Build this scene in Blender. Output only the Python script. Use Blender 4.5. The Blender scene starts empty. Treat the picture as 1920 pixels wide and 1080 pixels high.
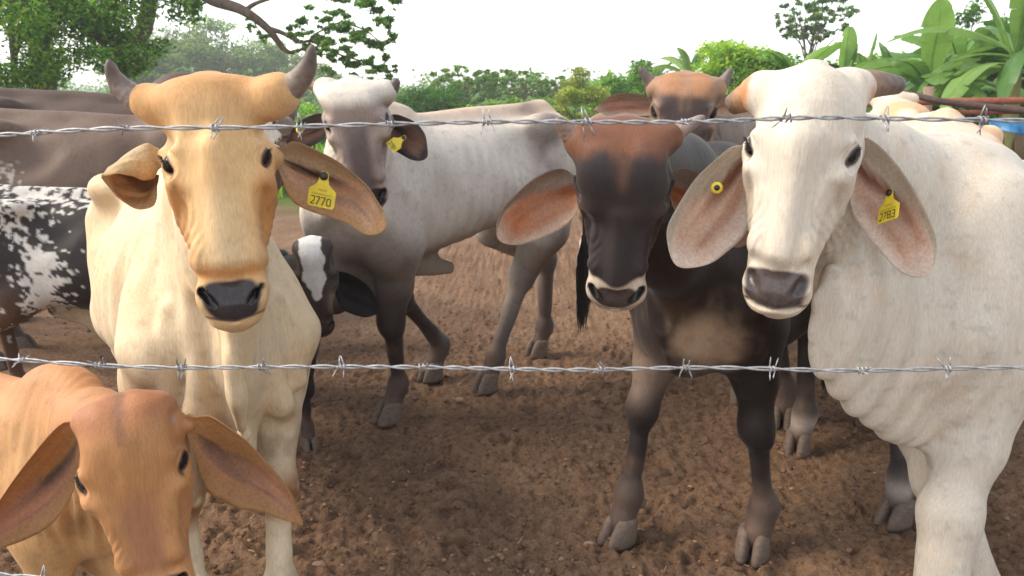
import bpy, bmesh, math, random
import numpy as np
from mathutils import Vector, Matrix

# ------------------------------------------------------------------ camera
FPX = 1500.0                      # focal length in photo pixels (1920 wide)
CAM_H = 1.50
HORIZON = 175.0
PITCH = math.atan((540.0 - HORIZON) / FPX)
scene = bpy.context.scene
COL = scene.collection
cam_data = bpy.data.cameras.new('camera')
cam = bpy.data.objects.new('camera', cam_data)
COL.objects.link(cam)
cam.location = (0, 0, CAM_H)
cam.rotation_euler = (math.pi / 2 - PITCH, 0, 0)
cam_data.sensor_width = 36.0
cam_data.lens = 36.0 * FPX / 1920.0
cam_data.clip_start = 0.05
cam_data.clip_end = 5000
cam_data.dof.use_dof = True
cam_data.dof.focus_distance = 1.75
cam_data.dof.aperture_fstop = 9.0
scene.camera = cam

# ------------------------------------------------------------------ sky, sun, exposure
SUN_EL, SUN_AZ = math.radians(44), math.radians(-92)     # azimuth measured from +Y (view direction) towards +X
world = bpy.data.worlds.new('World')
scene.world = world
world.use_nodes = True
wn = world.node_tree
wn.nodes.clear()
w_out = wn.nodes.new('ShaderNodeOutputWorld')
w_bg = wn.nodes.new('ShaderNodeBackground')
w_sky = wn.nodes.new('ShaderNodeTexSky')
w_sky.sky_type = 'NISHITA'
w_sky.sun_disc = False
w_sky.sun_elevation = SUN_EL
w_sky.sun_rotation = SUN_AZ
w_sky.air_density = 1.2
w_sky.dust_density = 0.4
w_sky.ozone_density = 1.0
w_hsv = wn.nodes.new('ShaderNodeHueSaturation')
w_hsv.inputs['Saturation'].default_value = 0.30        # thin bright overcast
w_bg.inputs['Strength'].default_value = 0.15
wn.links.new(w_sky.outputs[0], w_hsv.inputs['Color'])
wn.links.new(w_hsv.outputs[0], w_bg.inputs[0])
wn.links.new(w_bg.outputs[0], w_out.inputs[0])
sun_d = bpy.data.lights.new('sun', 'SUN')
sun_d.energy = 1.8
sun_d.angle = math.radians(28)
sun_d.color = (1.0, 0.86, 0.66)
sun = bpy.data.objects.new('sun', sun_d)
COL.objects.link(sun)
_sd = Vector((math.sin(SUN_AZ) * math.cos(SUN_EL), math.cos(SUN_AZ) * math.cos(SUN_EL), math.sin(SUN_EL)))
sun.rotation_euler = (-_sd).to_track_quat('-Z', 'Y').to_euler()
vs = scene.view_settings
vs.view_transform = 'Standard'
vs.look = 'None'
vs.exposure = 1.3
vs.gamma = 1.0
vs.use_curve_mapping = False
scene.cycles.use_denoising = True
scene.cycles.max_bounces = 6
scene.cycles.volume_bounces = 0
scene.cycles.transparent_max_bounces = 6

# ------------------------------------------------------------------ helpers
DEBUG = False
RNG = np.random.default_rng(7)
random.seed(7)
_cp, _sp = math.cos(PITCH), math.sin(PITCH)


def ray(px, py):
    xr, yu = (px - 960.0) / FPX, (540.0 - py) / FPX
    return np.array([xr, _cp + yu * _sp, -_sp + yu * _cp])


def P(px, py, d):
    """world point seen at photo pixel (px,py) whose distance along +Y is d"""
    r = ray(px, py)
    return np.array([0, 0, CAM_H]) + r * (d / r[1])


def G(px, py, z=0.0):
    """world point seen at a photo pixel on the plane z"""
    r = ray(px, py)
    return np.array([0, 0, CAM_H]) + r * ((z - CAM_H) / r[2])


def s2l(c):
    c = np.asarray(c, float) / 255.0
    return np.where(c <= 0.04045, c / 12.92, ((c + 0.055) / 1.055) ** 2.4)


ALB = 0.80


def C(r, g, b):
    """real-world base colour from an sRGB swatch"""
    return s2l((r, g, b)) * ALB


def sstep(a, b, x):
    t = np.clip((x - a) / (b - a), 0, 1)
    return t * t * (3 - 2 * t)


def nrm(v):
    v = np.asarray(v, float)
    return v / (np.linalg.norm(v) + 1e-12)


def _hash(ix, iy, iz, seed):
    h = (ix.astype(np.uint32) * np.uint32(374761393) + iy.astype(np.uint32) * np.uint32(668265263)
         + iz.astype(np.uint32) * np.uint32(2147483647) + np.uint32(seed * 974634777 & 0xffffffff))
    h = (h ^ (h >> np.uint32(13))) * np.uint32(1274126177)
    h = h ^ (h >> np.uint32(16))
    return (h & np.uint32(0xffffff)).astype(np.float32) / np.float32(8388607.5) - 1.0


def vnoise(p, freq=1.0, seed=0):
    p = np.asarray(p, np.float32) * np.float32(freq)
    fl = np.floor(p)
    ip = fl.astype(np.int64)
    f = p - fl
    f = f * f * (3 - 2 * f)
    out = 0
    for dx in (0, 1):
        wx = f[:, 0] if dx else 1 - f[:, 0]
        for dy in (0, 1):
            wy = f[:, 1] if dy else 1 - f[:, 1]
            for dz in (0, 1):
                wz = f[:, 2] if dz else 1 - f[:, 2]
                out = out + wx * wy * wz * _hash(ip[:, 0] + dx, ip[:, 1] + dy, ip[:, 2] + dz, seed)
    return out


def fbm(p, freq, octv=4, seed=0, gain=0.5):
    r, a = 0, 1.0
    for i in range(octv):
        r = r + a * vnoise(p, freq, seed + i * 17)
        freq *= 2.03
        a *= gain
    return r


def mesh_from(name, verts, faces, mat, parent=None, loc=(0, 0, 0), smooth=True, attrs=None):
    """verts (N,3) world; faces = (M,4) or (M,3) int array or list; object placed at loc"""
    me = bpy.data.meshes.new(name)
    v = np.asarray(verts, np.float32) - np.asarray(loc, np.float32)
    if isinstance(faces, np.ndarray):
        k = faces.shape[1]
        me.vertices.add(len(v))
        me.vertices.foreach_set('co', v.ravel())
        me.loops.add(faces.size)
        me.loops.foreach_set('vertex_index', faces.astype(np.int32).ravel())
        me.polygons.add(len(faces))
        me.polygons.foreach_set('loop_start', np.arange(0, faces.size, k, dtype=np.int32))
        me.update(calc_edges=True)
    else:
        me.from_pydata([tuple(x) for x in v], [], [tuple(int(i) for i in f) for f in faces])
        me.update()
    if smooth and len(me.polygons):
        me.polygons.foreach_set('use_smooth', np.ones(len(me.polygons), bool))
    if attrs:
        for an, (typ, arr) in attrs.items():
            at = me.attributes.new(an, typ, 'POINT')
            if typ == 'FLOAT_COLOR':
                a4 = np.ones((len(v), 4), np.float32)
                a4[:, :3] = arr
                at.data.foreach_set('color', a4.ravel())
            else:
                at.data.foreach_set('value', np.asarray(arr, np.float32).ravel())
    me.materials.append(mat)
    o = bpy.data.objects.new(name, me)
    COL.objects.link(o)
    o.parent = parent
    if parent is None:
        o.location = loc
    return o


def thing(name, label, cat, loc, group=None):
    o = bpy.data.objects.new(name, None)
    COL.objects.link(o)
    o.location = [float(x) for x in loc]
    o.empty_display_size = 0.1
    o['label'] = label
    o['category'] = cat
    if group:
        o['group'] = group
    return o


def tag(o, label=None, cat=None, group=None, kind=None):
    for k, v in (('label', label), ('category', cat), ('group', group), ('kind', kind)):
        if v:
            o[k] = v
    return o


class MB:
    """collects raw geometry into one mesh"""
    def __init__(self):
        self.v, self.f, self.c, self.n = [], [], [], 0

    def add(self, v, f, col=None):
        v = np.asarray(v, float)
        self.v.append(v)
        self.f += [tuple(int(i) + self.n for i in q) for q in f]
        if col is not None:
            self.c.append(np.broadcast_to(np.asarray(col, float), (len(v), 3)))
        self.n += len(v)

    def tube(self, pts, rad, seg=8, caps=True, col=None, squash=None):
        pts = np.asarray(pts, float)
        rad = np.broadcast_to(np.asarray(rad, float), (len(pts),))
        t = np.gradient(pts, axis=0)
        t /= np.linalg.norm(t, axis=1)[:, None] + 1e-12
        up = np.array([0, 0, 1.0]) if abs(t[0, 2]) < 0.9 else np.array([1.0, 0, 0])
        n = nrm(np.cross(t[0], up))
        vs_ = []
        for i in range(len(pts)):
            n = nrm(n - t[i] * np.dot(n, t[i]))
            b = np.cross(t[i], n)
            a = np.arange(seg) * 2 * math.pi / seg
            vs_.append(pts[i] + rad[i] * (np.cos(a)[:, None] * n + np.sin(a)[:, None] * b))
        v = np.concatenate(vs_)
        f = []
        for i in range(len(pts) - 1):
            for j in range(seg):
                k = (j + 1) % seg
                f.append((i * seg + j, i * seg + k, (i + 1) * seg + k, (i + 1) * seg + j))
        if caps:
            f.append(tuple(range(seg))[::-1])
            f.append(tuple((len(pts) - 1) * seg + j for j in range(seg)))
        self.add(v, f, col)

    def box(self, c, half, R=None, col=None):
        s = np.array([[x, y, z] for x in (-1, 1) for y in (-1, 1) for z in (-1, 1)], float) * np.asarray(half)
        if R is not None:
            s = s @ np.asarray(R).T
        self.add(s + np.asarray(c), [(0, 1, 3, 2), (4, 6, 7, 5), (0, 4, 5, 1), (2, 3, 7, 6), (0, 2, 6, 4), (1, 5, 7, 3)], col)

    def build(self, name, mat, parent=None, loc=(0, 0, 0), smooth=True):
        at = {'Col': ('FLOAT_COLOR', np.concatenate(self.c))} if self.c and sum(len(c) for c in self.c) == self.n else None
        return mesh_from(name, np.concatenate(self.v), self.f, mat, parent, loc, smooth, at)


def crom(pts, n, us=None):
    """Catmull-Rom resampling"""
    p = np.asarray(pts, float)
    p = np.vstack([2 * p[0] - p[1], p, 2 * p[-1] - p[-2]])
    m = len(p) - 3
    out = []
    for u in (np.linspace(0, m, n) if us is None else np.asarray(us) * m):
        i = min(int(u), m - 1)
        t = u - i
        a, b, c, d = p[i], p[i + 1], p[i + 2], p[i + 3]
        out.append(0.5 * (2 * b + (c - a) * t + (2 * a - 5 * b + 4 * c - d) * t * t + (3 * b - a - 3 * c + d) * t ** 3))
    return np.array(out)


# ------------------------------------------------------------------ materials
def mat(name, base=(0.5, 0.5, 0.5), rough=0.7, attr=None, noise=None, bump=None, metal=0.0, sheen=0.0, trans=0.0, gloss_attr=None, spec=0.5, stretch=None):
    m = bpy.data.materials.new(name)
    m.use_nodes = True
    nt = m.node_tree
    N, L = nt.nodes, nt.links
    b = N['Principled BSDF']
    b.inputs['Roughness'].default_value = rough
    b.inputs['Metallic'].default_value = metal
    b.inputs['Specular IOR Level'].default_value = spec
    if sheen:
        b.inputs['Sheen Weight'].default_value = sheen
        b.inputs['Sheen Roughness'].default_value = 0.35
    tc = N.new('ShaderNodeTexCoord')
    vec = tc.outputs['Object']
    if stretch:
        mp = N.new('ShaderNodeMapping')
        mp.inputs['Scale'].default_value = stretch
        L.new(vec, mp.inputs[0])
        vec = mp.outputs[0]
    if attr:
        a = N.new('ShaderNodeAttribute')
        a.attribute_name = attr
        col = a.outputs['Color']
    else:
        rgb = N.new('ShaderNodeRGB')
        rgb.outputs[0].default_value = (*[float(x) for x in base], 1)
        col = rgb.outputs[0]
    if noise:                                    # list of (scale, lo, hi, detail)
        for sc, lo, hi, det in noise:
            t = N.new('ShaderNodeTexNoise')
            t.inputs['Scale'].default_value = sc
            t.inputs['Detail'].default_value = det
            t.inputs['Roughness'].default_value = 0.6
            L.new(vec, t.inputs['Vector'])
            mr = N.new('ShaderNodeMapRange')
            mr.inputs['From Min'].default_value = 0.3
            mr.inputs['From Max'].default_value = 0.7
            mr.inputs['To Min'].default_value = lo
            mr.inputs['To Max'].default_value = hi
            L.new(t.outputs['Fac'], mr.inputs['Value'])
            mx = N.new('ShaderNodeMix')
            mx.data_type = 'RGBA'
            mx.blend_type = 'MULTIPLY'
            mx.inputs[0].default_value = 1.0
            L.new(col, mx.inputs[6])
            cmb = N.new('ShaderNodeCombineColor')
            for q in range(3):
                L.new(mr.outputs[0], cmb.inputs[q])
            L.new(cmb.outputs[0], mx.inputs[7])
            col = mx.outputs[2]
    L.new(col, b.inputs['Base Color'])
    if bump:                                     # list of (scale, strength, distance, detail)
        prev = None
        for sc, st, dist, det in bump:
            t = N.new('ShaderNodeTexNoise')
            t.inputs['Scale'].default_value = sc
            t.inputs['Detail'].default_value = det
            L.new(vec, t.inputs['Vector'])
            bp = N.new('ShaderNodeBump')
            bp.inputs['Strength'].default_value = st
            bp.inputs['Distance'].default_value = dist
            L.new(t.outputs['Fac'], bp.inputs['Height'])
            if prev:
                L.new(prev, bp.inputs['Normal'])
            prev = bp.outputs[0]
        L.new(prev, b.inputs['Normal'])
    if gloss_attr:
        g = N.new('ShaderNodeAttribute')
        g.attribute_name = gloss_attr
        mr = N.new('ShaderNodeMapRange')
        mr.inputs['To Min'].default_value = rough
        mr.inputs['To Max'].default_value = 0.24
        L.new(g.outputs['Fac'], mr.inputs['Value'])
        L.new(mr.outputs[0], b.inputs['Roughness'])
        if sheen:
            mr2 = N.new('ShaderNodeMapRange')
            mr2.inputs['To Min'].default_value = sheen
            mr2.inputs['To Max'].default_value = 0.0
            L.new(g.outputs['Fac'], mr2.inputs['Value'])
            L.new(mr2.outputs[0], b.inputs['Sheen Weight'])
    if trans:
        out = N['Material Output']
        tr = N.new('ShaderNodeBsdfTranslucent')
        L.new(col, tr.inputs['Color'])
        ms = N.new('ShaderNodeMixShader')
        ms.inputs[0].default_value = trans
        L.new(b.outputs[0], ms.inputs[1])
        L.new(tr.outputs[0], ms.inputs[2])
        L.new(ms.outputs[0], out.inputs['Surface'])
    return m


M = {}
M['coat'] = mat('coat', rough=0.62, attr='Col', sheen=0.07, gloss_attr='gloss', spec=0.32,
                noise=[(260, 0.87, 1.10, 3), (24, 0.92, 1.06, 4)], stretch=(1, 1, 0.16),
                bump=[(240, 0.32, 0.0022, 3), (55, 0.28, 0.006, 4)])
M['ear'] = mat('ear', rough=0.65, attr='Col', sheen=0.08, spec=0.3, trans=0.32,
               noise=[(160, 0.82, 1.12, 3), (22, 0.9, 1.07, 3)], bump=[(150, 0.4, 0.003, 3)])
M['horn'] = mat('horn', rough=0.55, attr='Col', noise=[(60, 0.65, 1.2, 5)], bump=[(50, 0.6, 0.006, 5)])
M['hoof'] = mat('hoof', base=C(118, 100, 88), rough=0.75, noise=[(40, 0.6, 1.2, 4)], bump=[(90, 0.4, 0.003, 3)], stretch=(1, 1, 3))
M['eye'] = mat('eye', base=(0.010, 0.007, 0.005), rough=0.08, spec=0.16)
M['tag'] = mat('tag', base=(0.80, 0.62, 0.04), rough=0.42, noise=[(60, 0.85, 1.05, 3)], trans=0.15)
M['print'] = mat('print', base=(0.10, 0.08, 0.01), rough=0.7)
M['print_faint'] = mat('print_faint', base=(0.42, 0.33, 0.03), rough=0.6)
M['stud'] = mat('stud', base=(0.015, 0.014, 0.014), rough=0.45)
M['wire'] = mat('wire', base=(0.40, 0.40, 0.41), rough=0.48, metal=0.55, noise=[(120, 0.6, 1.15, 4)], bump=[(300, 0.3, 0.001, 2)])
M['hair_black'] = mat('hair_black', base=(0.012, 0.010, 0.010), rough=0.6, spec=0.4)
# ------------------------------------------------------------------ implicit-surface animal builder
def smin(a, b, k):
    h = np.maximum(k - np.abs(a - b), 0) / k
    return np.minimum(a, b) - h * h * k * 0.25


def table(u, *cols, n=160):
    """smooth lookup table through control points (monotone u)"""
    u = np.asarray(u, float)
    t = np.linspace(u[0], u[-1], n)
    res = [t]
    for c in cols:
        c = np.asarray(c, float)
        m = np.gradient(c, u)
        i = np.clip(np.searchsorted(u, t) - 1, 0, len(u) - 2)
        h = u[i + 1] - u[i]
        x = (t - u[i]) / h
        sl = (c[i + 1] - c[i]) / h
        m0, m1 = m[i], m[i + 1]
        m0 = np.where(sl * m0 <= 0, 0, np.sign(m0) * np.minimum(np.abs(m0), 3 * np.abs(sl)))
        m1 = np.where(sl * m1 <= 0, 0, np.sign(m1) * np.minimum(np.abs(m1), 3 * np.abs(sl)))
        res.append((2 * x**3 - 3 * x**2 + 1) * c[i] + (x**3 - 2 * x**2 + x) * h * m0 + (-2 * x**3 + 3 * x**2) * c[i + 1] + (x**3 - x**2) * h * m1)
    return np.array(res, np.float32)


def rcone(p, a, b, r1, r2, flat=None):
    a, b = np.asarray(a, np.float32), np.asarray(b, np.float32)
    ab = b - a
    t = np.clip(((p - a) @ ab) / (ab @ ab + 1e-9), 0, 1)
    q = p - a - t[:, None] * ab
    r = r1 + (r2 - r1) * t
    if flat is not None:
        n, s = np.asarray(flat[0], np.float32), flat[1]
        q = q + ((q @ n) * (1 / s - 1))[:, None] * n
        return (np.sqrt(np.einsum('ij,ij->i', q, q)) - r) * math.sqrt(s)
    return np.sqrt(np.einsum('ij,ij->i', q, q)) - r


def ellip(p, c, R, rad):
    q = ((p - np.asarray(c, np.float32)) @ np.asarray(R, np.float32).T) / np.asarray(rad, np.float32)
    k0 = np.sqrt(np.einsum('ij,ij->i', q, q)) + 1e-6
    q2 = q / np.asarray(rad, np.float32)
    k1 = np.sqrt(np.einsum('ij,ij->i', q2, q2)) + 1e-6
    return k0 * (k0 - 1) / k1


I3 = np.eye(3)


def kw_s(R):
    return 1.0 if R[1][2] > 0 else -1.0


def frame(e1, e3):
    """rows: e1 (made orthogonal), e2, e3"""
    e3 = nrm(e3)
    e1 = nrm(np.asarray(e1, float) - e3 * np.dot(e1, e3))
    return np.array([e1, np.cross(e3, e1), e3])


def rot(yaw, pitch, roll):
    y, p, r = (math.radians(a) for a in (yaw, pitch, roll))
    Rz = np.array([[math.cos(y), -math.sin(y), 0], [math.sin(y), math.cos(y), 0], [0, 0, 1]])
    Rx = np.array([[1, 0, 0], [0, math.cos(p), math.sin(p)], [0, -math.sin(p), math.cos(p)]])
    Ry = np.array([[math.cos(r), 0, math.sin(r)], [0, 1, 0], [-math.sin(r), 0, math.cos(r)]])
    return Rz @ Rx @ Ry


HEAD_Z = [-.362, -.350, -.330, -.300, -.262, -.205, -.13, -.06, .0, .07, .135, .180, .205, .222]
HEAD_A = [.020, .046, .066, .0775, .0740, .0770, .0900, .1040, .1120, .1140, .1150, .1060, .080, .025]
HEAD_F = [.005, -.016, -.036, -.048, -.042, -.036, -.040, -.045, -.050, -.052, -.042, -.018, .004, .035]
HEAD_B = [.040, .060, .076, .088, .098, .130, .180, .212, .215, .195, .165, .135, .110, .075]
TR_F = [-1.27, -1.22, -1.12, -.98, -.80, -.55, -.25, -.02, .14, .26, .33]
TR_A = [.03, .09, .160, .205, .245, .290, .262, .198, .172, .125, .04]
TR_T = [1.10, 1.18, 1.245, 1.30, 1.275, 1.245, 1.245, 1.265, 1.20, 1.06, .95]
TR_B = [1.02, .93, .84, .77, .685, .635, .60, .60, .625, .68, .79]


class Cow:
    def __init__(s, name, label, cat, group, F, heading, scale, head, hs, yaw=0, pitch=0, roll=0, hooves=None, **kw):
        s.kw = kw
        s.name, s.label, s.cat, s.group = name, label, cat, group
        s.s = scale
        s.sv = scale * np.array([1, 1, kw.get('tall', 1.0)])
        s.F = np.array([F[0], F[1], 0.0])
        h = nrm(heading)
        s.B = np.array([[h[0], h[1], 0], [-h[1], h[0], 0], [0, 0, 1.0]])     # rows: forward, left, up
        s.Ho = np.asarray(head, float)
        s.hs = hs
        s.HR = rot(yaw, pitch, roll)                                        # columns: local axes in world
        s.ops = []
        s.hoof_xy = hooves or {}
        s.build_ops()

    # frames
    def w2b(s, p): return ((p - s.F) @ s.B.T) / s.sv
    def b2w(s, p): return (np.asarray(p, float) * s.sv) @ s.B + s.F
    def w2h(s, p): return ((p - s.Ho) @ s.HR) / s.hs
    def h2w(s, p): return (np.asarray(p, float) * s.hs) @ s.HR.T + s.Ho
    def h2b(s, p): return s.w2b(s.h2w(p))

    def op(s, fr, fn, k, c, R, mode='u'):
        sc = s.s if fr == 'b' else s.hs
        cw = s.b2w(c) if fr == 'b' else s.h2w(c)
        s.ops.append((fr, fn, k * sc, cw.astype(np.float32), (R + k + 0.07) * sc, mode, sc))

    def cone(s, fr, a, b, r1, r2, k, flat=None, mode='u'):
        a, b = np.asarray(a, float), np.asarray(b, float)
        s.op(fr, lambda p, d: rcone(p, a, b, r1, r2, flat), k, (a + b) / 2, np.linalg.norm(b - a) / 2 + max(r1, r2), mode)

    def ell(s, fr, c, rad, k, R=I3, mode='u'):
        s.op(fr, lambda p, d: ellip(p, c, R, rad), k, c, max(rad), mode)

    def disp(s, fr, fn, c, R):
        s.op(fr, fn, 0.0, c, R, 'd')

    def headloft(s, p):
        t = s.htab
        z = p[:, 2]
        a, yf, yb = (np.interp(z, t[0], t[i]) for i in (1, 2, 3))
        yc, b = (yf + yb) / 2, (yb - yf) / 2
        ry = (p[:, 1] - yc) / b
        a = a * (1 - 0.30 * sstep(0.0, 1.1, ry))
        n = 2.45
        q = ((np.abs(p[:, 0]) / a) ** n + np.abs(ry) ** n) ** (1 / n)
        d = (q - 1) * np.minimum(a, b)
        e = np.maximum(np.maximum(t[0][0] - z, z - t[0][-1]), 0)
        return np.where(e > 0, np.hypot(np.maximum(d, 0), e), d)

    def trunk(s, p):
        t = s.ttab
        f = p[:, 0]
        a, zt, zb = (np.interp(f, t[0], t[i]) for i in (1, 2, 3))
        zc, b = (zt + zb) / 2, (zt - zb) / 2
        rz = (p[:, 2] - zc) / b
        a = a * (1.0 - 0.20 * np.clip(rz, -1, 1.2))
        n = 2.15
        q = ((np.abs(p[:, 1]) / a) ** n + np.abs(rz) ** n) ** (1 / n)
        d = (q - 1) * np.minimum(a, b)
        e = np.maximum(np.maximum(t[0][0] - f, f - t[0][-1]), 0)
        return np.where(e > 0, np.hypot(np.maximum(d, 0), e), d)

    def build_ops(s):
        kw = s.kw
        fat = kw.get('fat', 1.0)
        belly = kw.get('belly', 0.0)
        s.ttab = table(TR_F, np.array(TR_A) * fat, TR_T, np.array(TR_B) + kw.get('up', 0.0) * sstep(-1.15, -.8, np.array(TR_F)) - belly * np.exp(-((np.array(TR_F) + .5) / .35) ** 2))
        wz = np.array(HEAD_Z)
        ha = np.array(HEAD_A) * kw.get('face_w', 1.0)
        ha = ha * (1 + (kw.get('muzzle_w', 1.0) - 1) * sstep(-.16, -.26, wz))
        ha = ha * (1 + (kw.get('poll_w', 1.0) - 1) * sstep(.05, .19, wz))
        hf = np.array(HEAD_F) - kw.get('brow', 0.0) * np.exp(-((wz - .09) / .09) ** 2)
        z2 = wz.copy()
        z2 = np.where(z2 > 0, z2 * kw.get('poll_h', 1.0), z2 * kw.get('nose_l', 1.0))
        s.zs = (kw.get('poll_h', 1.0), kw.get('nose_l', 1.0))
        s.htab = table(z2, ha, hf, HEAD_B)
        nz = s.zs[1]
        pz = s.zs[0]
        s.op('b', lambda p, d: s.trunk(p), 0.001, (-.47, 0, .9), 1.0)
        for sd in (1, -1):
            # shoulder blade, point of shoulder
            s.cone('b', (-.06, sd * .10, 1.17), (.14, sd * .185, .90), .055, .075, .09)
            s.ell('b', (.04, sd * .165, .86), (.13, .07, .17), .08)
            # hip hooks and pins
            bn = kw.get('bony', 1.0)
            s.ell('b', (-.86, sd * .195, 1.215), (.11 * bn, .05 * bn, .05 * bn), .12)
            s.ell('b', (-1.19, sd * .085, 1.13), (.06, .045, .05), .10)
            # thigh
            s.cone('b', (-1.03, sd * .11, 1.06), (-.90, sd * .165, .78), .145, .115, .09)
            s.leg(True, sd)
            s.leg(False, sd)
        # spine ridge and hump
        s.cone('b', (-1.0, 0, 1.28), (-.1, 0, 1.235), .03, .03, .06)
        hp = kw.get('hump', 1.0)
        if hp > 0:
            s.ell('b', (.02, 0, 1.27), (.17, .075, .10 * hp), .09)
        # neck
        h1, h2 = s.h2b((0, .135, .075 * s.zs[0] - .005)), s.h2b((0, .135, -.05))
        b1, b2 = np.array((.02, 0, 1.12)), np.array((.14, 0, .94))
        nw = kw.get('neck', 1.0)
        lat = nrm(np.cross(h1 - b1, (0, 0, 1.0)))
        if abs((h1 - b1)[2]) > 3 * np.linalg.norm((h1 - b1)[:2]):
            lat = np.array([0, 1.0, 0])
        s.lat = lat
        bow = np.array(kw.get('neck_bow', (0, 0, 0)), float)
        m1, m2 = (h1 + b1) / 2 + bow, (h2 + b2) / 2 + bow
        hr = s.hs / s.s
        s.cone('b', b1, m1, .155 * nw, .125 * nw, .10, (lat, .80))
        s.cone('b', m1, h1, .125 * nw, .085 * hr, .08, (lat, .85))
        s.cone('b', b2, m2, .145 * nw, .115 * nw, .10, (lat, .78))
        s.cone('b', m2, h2, .115 * nw, .095 * hr, .07, (lat, .85))
        # dewlap
        dw = kw.get('dewlap', 1.0)
        if dw > 0:
            d0 = s.h2b((0, .13, -.14))
            dd = np.array([0, 0, -1.0])
            ch = [d0, (d0 * .55 + b2 * .45) + dd * .12 * dw + bow, b2 + np.array((.14, 0, -.20 * dw)), np.array((.20, 0, .62 - .05 * dw)), np.array((.02, 0, .575 - .03 * dw))]
            rr = [.035 * hr, .062, .085, .08, .05]
            for i in range(4):
                fl = nrm(lat * (1 - i / 3.0) + np.array([0, 1.0, 0]) * (i / 3.0)) if np.dot(lat, (0, 1, 0)) > 0 else nrm(-lat * (1 - i / 3.0) + np.array([0, 1.0, 0]) * (i / 3.0))
                s.cone('b', ch[i], ch[i + 1], rr[i], rr[i + 1], .07, (fl, .38))
        ln = kw.get('lean', .6)
        if ln:
            for sd in (1, -1):
                s.ell('b', (-.70, sd * .275, 1.12), (.13, .055 * ln + .02, .09), .09, I3, 's')          # hollow flank
                s.ell('b', (-.19, sd * .27, .98), (.05, .05 * ln + .01, .20), .09, I3, 's')             # behind the shoulder
                s.cone('b', (-.04, sd * .135, 1.19), (.10, sd * .185, .92), .022, .030, .03 + .03 * (1 - ln))   # blade ridge
                s.cone('b', (.13, sd * .185, .90), (.02, sd * .185, .77), .040, .035, .05)
        for e in kw.get('extra_body', []):
            e(s)
        # head
        s.op('h', lambda p, d: s.headloft(p), .035, (0, .08, -.07), .36)
        for sd in (1, -1):
            fw = kw.get('face_w', 1.0)
            s.ell('h', (sd * .094 * fw, .012, .030), (.026, .042, .020), .035)
            s.ell('h', (sd * .088 * fw, .020, -.050), (.022, .045, .038), .04)
            s.ell('h', (sd * .060, .12, -.085), (.030, .07, .085), .05)           # cheek
            s.cone('h', (sd * .078 * fw, -.012, -.06), (sd * .056, -.026, -.20 * nz), .020, .018, .04)
            bo = kw.get('bone', 1.0)
            if bo:
                s.ell('h', (sd * .118 * fw, .020, .078 * pz), (.022 * bo, .05, .040), .05, I3, 's')         # temple
                s.ell('h', (sd * .098 * fw, -.022, -.125 * nz), (.018 * bo, .03, .055), .05, I3, 's')       # hollow before the cheek
                s.cone('h', (sd * .092 * fw, .0, -.040), (sd * .086 * fw, .05, -.075), .012, .012, .02)      # cheek bone
                s.ell('h', (sd * .034, -.060, .045 * pz), (.018, .012 * bo, .05), .04, I3, 's')             # hollows of the forehead
            if not kw.get('ears'):
                s.cone('h', (sd * .085, .075, .05), (sd * .130, .085, .035), .045, .026, .05)
            if not kw.get('horns') and kw.get('horn_base', True):
                s.cone('h', (sd * .085, .045, .150 * pz), (sd * .118, .05, .165 * pz), .044, .034, .05)
            # eye
            ec = np.array((sd * .0885 * fw, .019, .0))
            e3 = nrm((sd * .76, -.64, .08))
            R = frame((sd * -.45, -.42, -.72), e3)
            s.eyes = getattr(s, 'eyes', []) + [(ec, R)]
            if kw.get('detail', True):
                # nostril and its wing
                mw = kw.get('muzzle_w', 1.0)
                s.ell('h', (sd * .054 * mw, -.024, -.276 * nz), (.022, .022, .030), .02)
                s.cone('h', (sd * .042 * mw, -.050, -.297 * nz), (sd * .060 * mw, -.034, -.268 * nz), .0085, .0125, .010, None, 's')
        if kw.get('detail', True):
            s.ell('h', (0, .020, -.332 * nz), (.046, .040, .022), .02)
            for sd in (1, -1):
                s.cone('h', (0, -.034, -.336 * nz), (sd * .05, -.008, -.322 * nz), .0035, .0035, .008, None, 's')
            s.cone('h', (0, -.055, -.305 * nz), (0, -.042, -.332 * nz), .0035, .0035, .008, None, 's')
        for (pa, rd, *_), kk in kw.get('horns', []):
            q0, q1 = s.w2h(pa[0]), s.w2h(pa[1])
            sd = 1 if q0[0] > 0 else -1
            s.cone('h', (sd * .062, .05, .135 * pz * kw.get('stub_z', 1.0)), q0, kw.get('stub_r', .050), rd[0] * 1.10, .045)
            s.cone('h', q0, q0 * .6 + q1 * .4, rd[0] * 1.10, rd[0] * .97, .02)
        for (top, bot, *_), kk in kw.get('ears', []):
            if kk.get('lining'):
                continue
            q0, q1 = s.w2h((top[0] + bot[0]) / 2), s.w2h((top[1] + bot[1]) / 2)
            w = np.linalg.norm(top[0] - bot[0]) / s.hs
            sd = 1 if q0[0] > 0 else -1
            dr = nrm(q1 - q0)
            s.cone('h', (sd * .06, .105, q0[2] * .6 + .01), q0 + np.array([0, .010, 0]), .036, min(w * .34, .020), .035)
        for e in kw.get('extra_head', []):
            e(s)
        for ec, R in s.eyes if kw.get('detail', True) else []:
            e3 = R[2]
            s.ell('h', ec, (.0295, .0295, .0280), .022)
            lid = ec + R[1] * .0150 * kw_s(R) + e3 * .021
            s.cone('h', lid - R[0] * .018, lid + R[0] * .014, .007, .006, .016)
            s.ell('h', ec + e3 * .030, (.033, .026, .012), .012, R, 's')
            s.ell('h', ec, (.0285, .0285, .0275), .008)
            s.ell('h', ec + e3 * .026 - R[1] * .002 * kw_s(R), (.0255, .0092 * kw.get('eye_open', 1.0), .0150), .005, R, 's')
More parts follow.
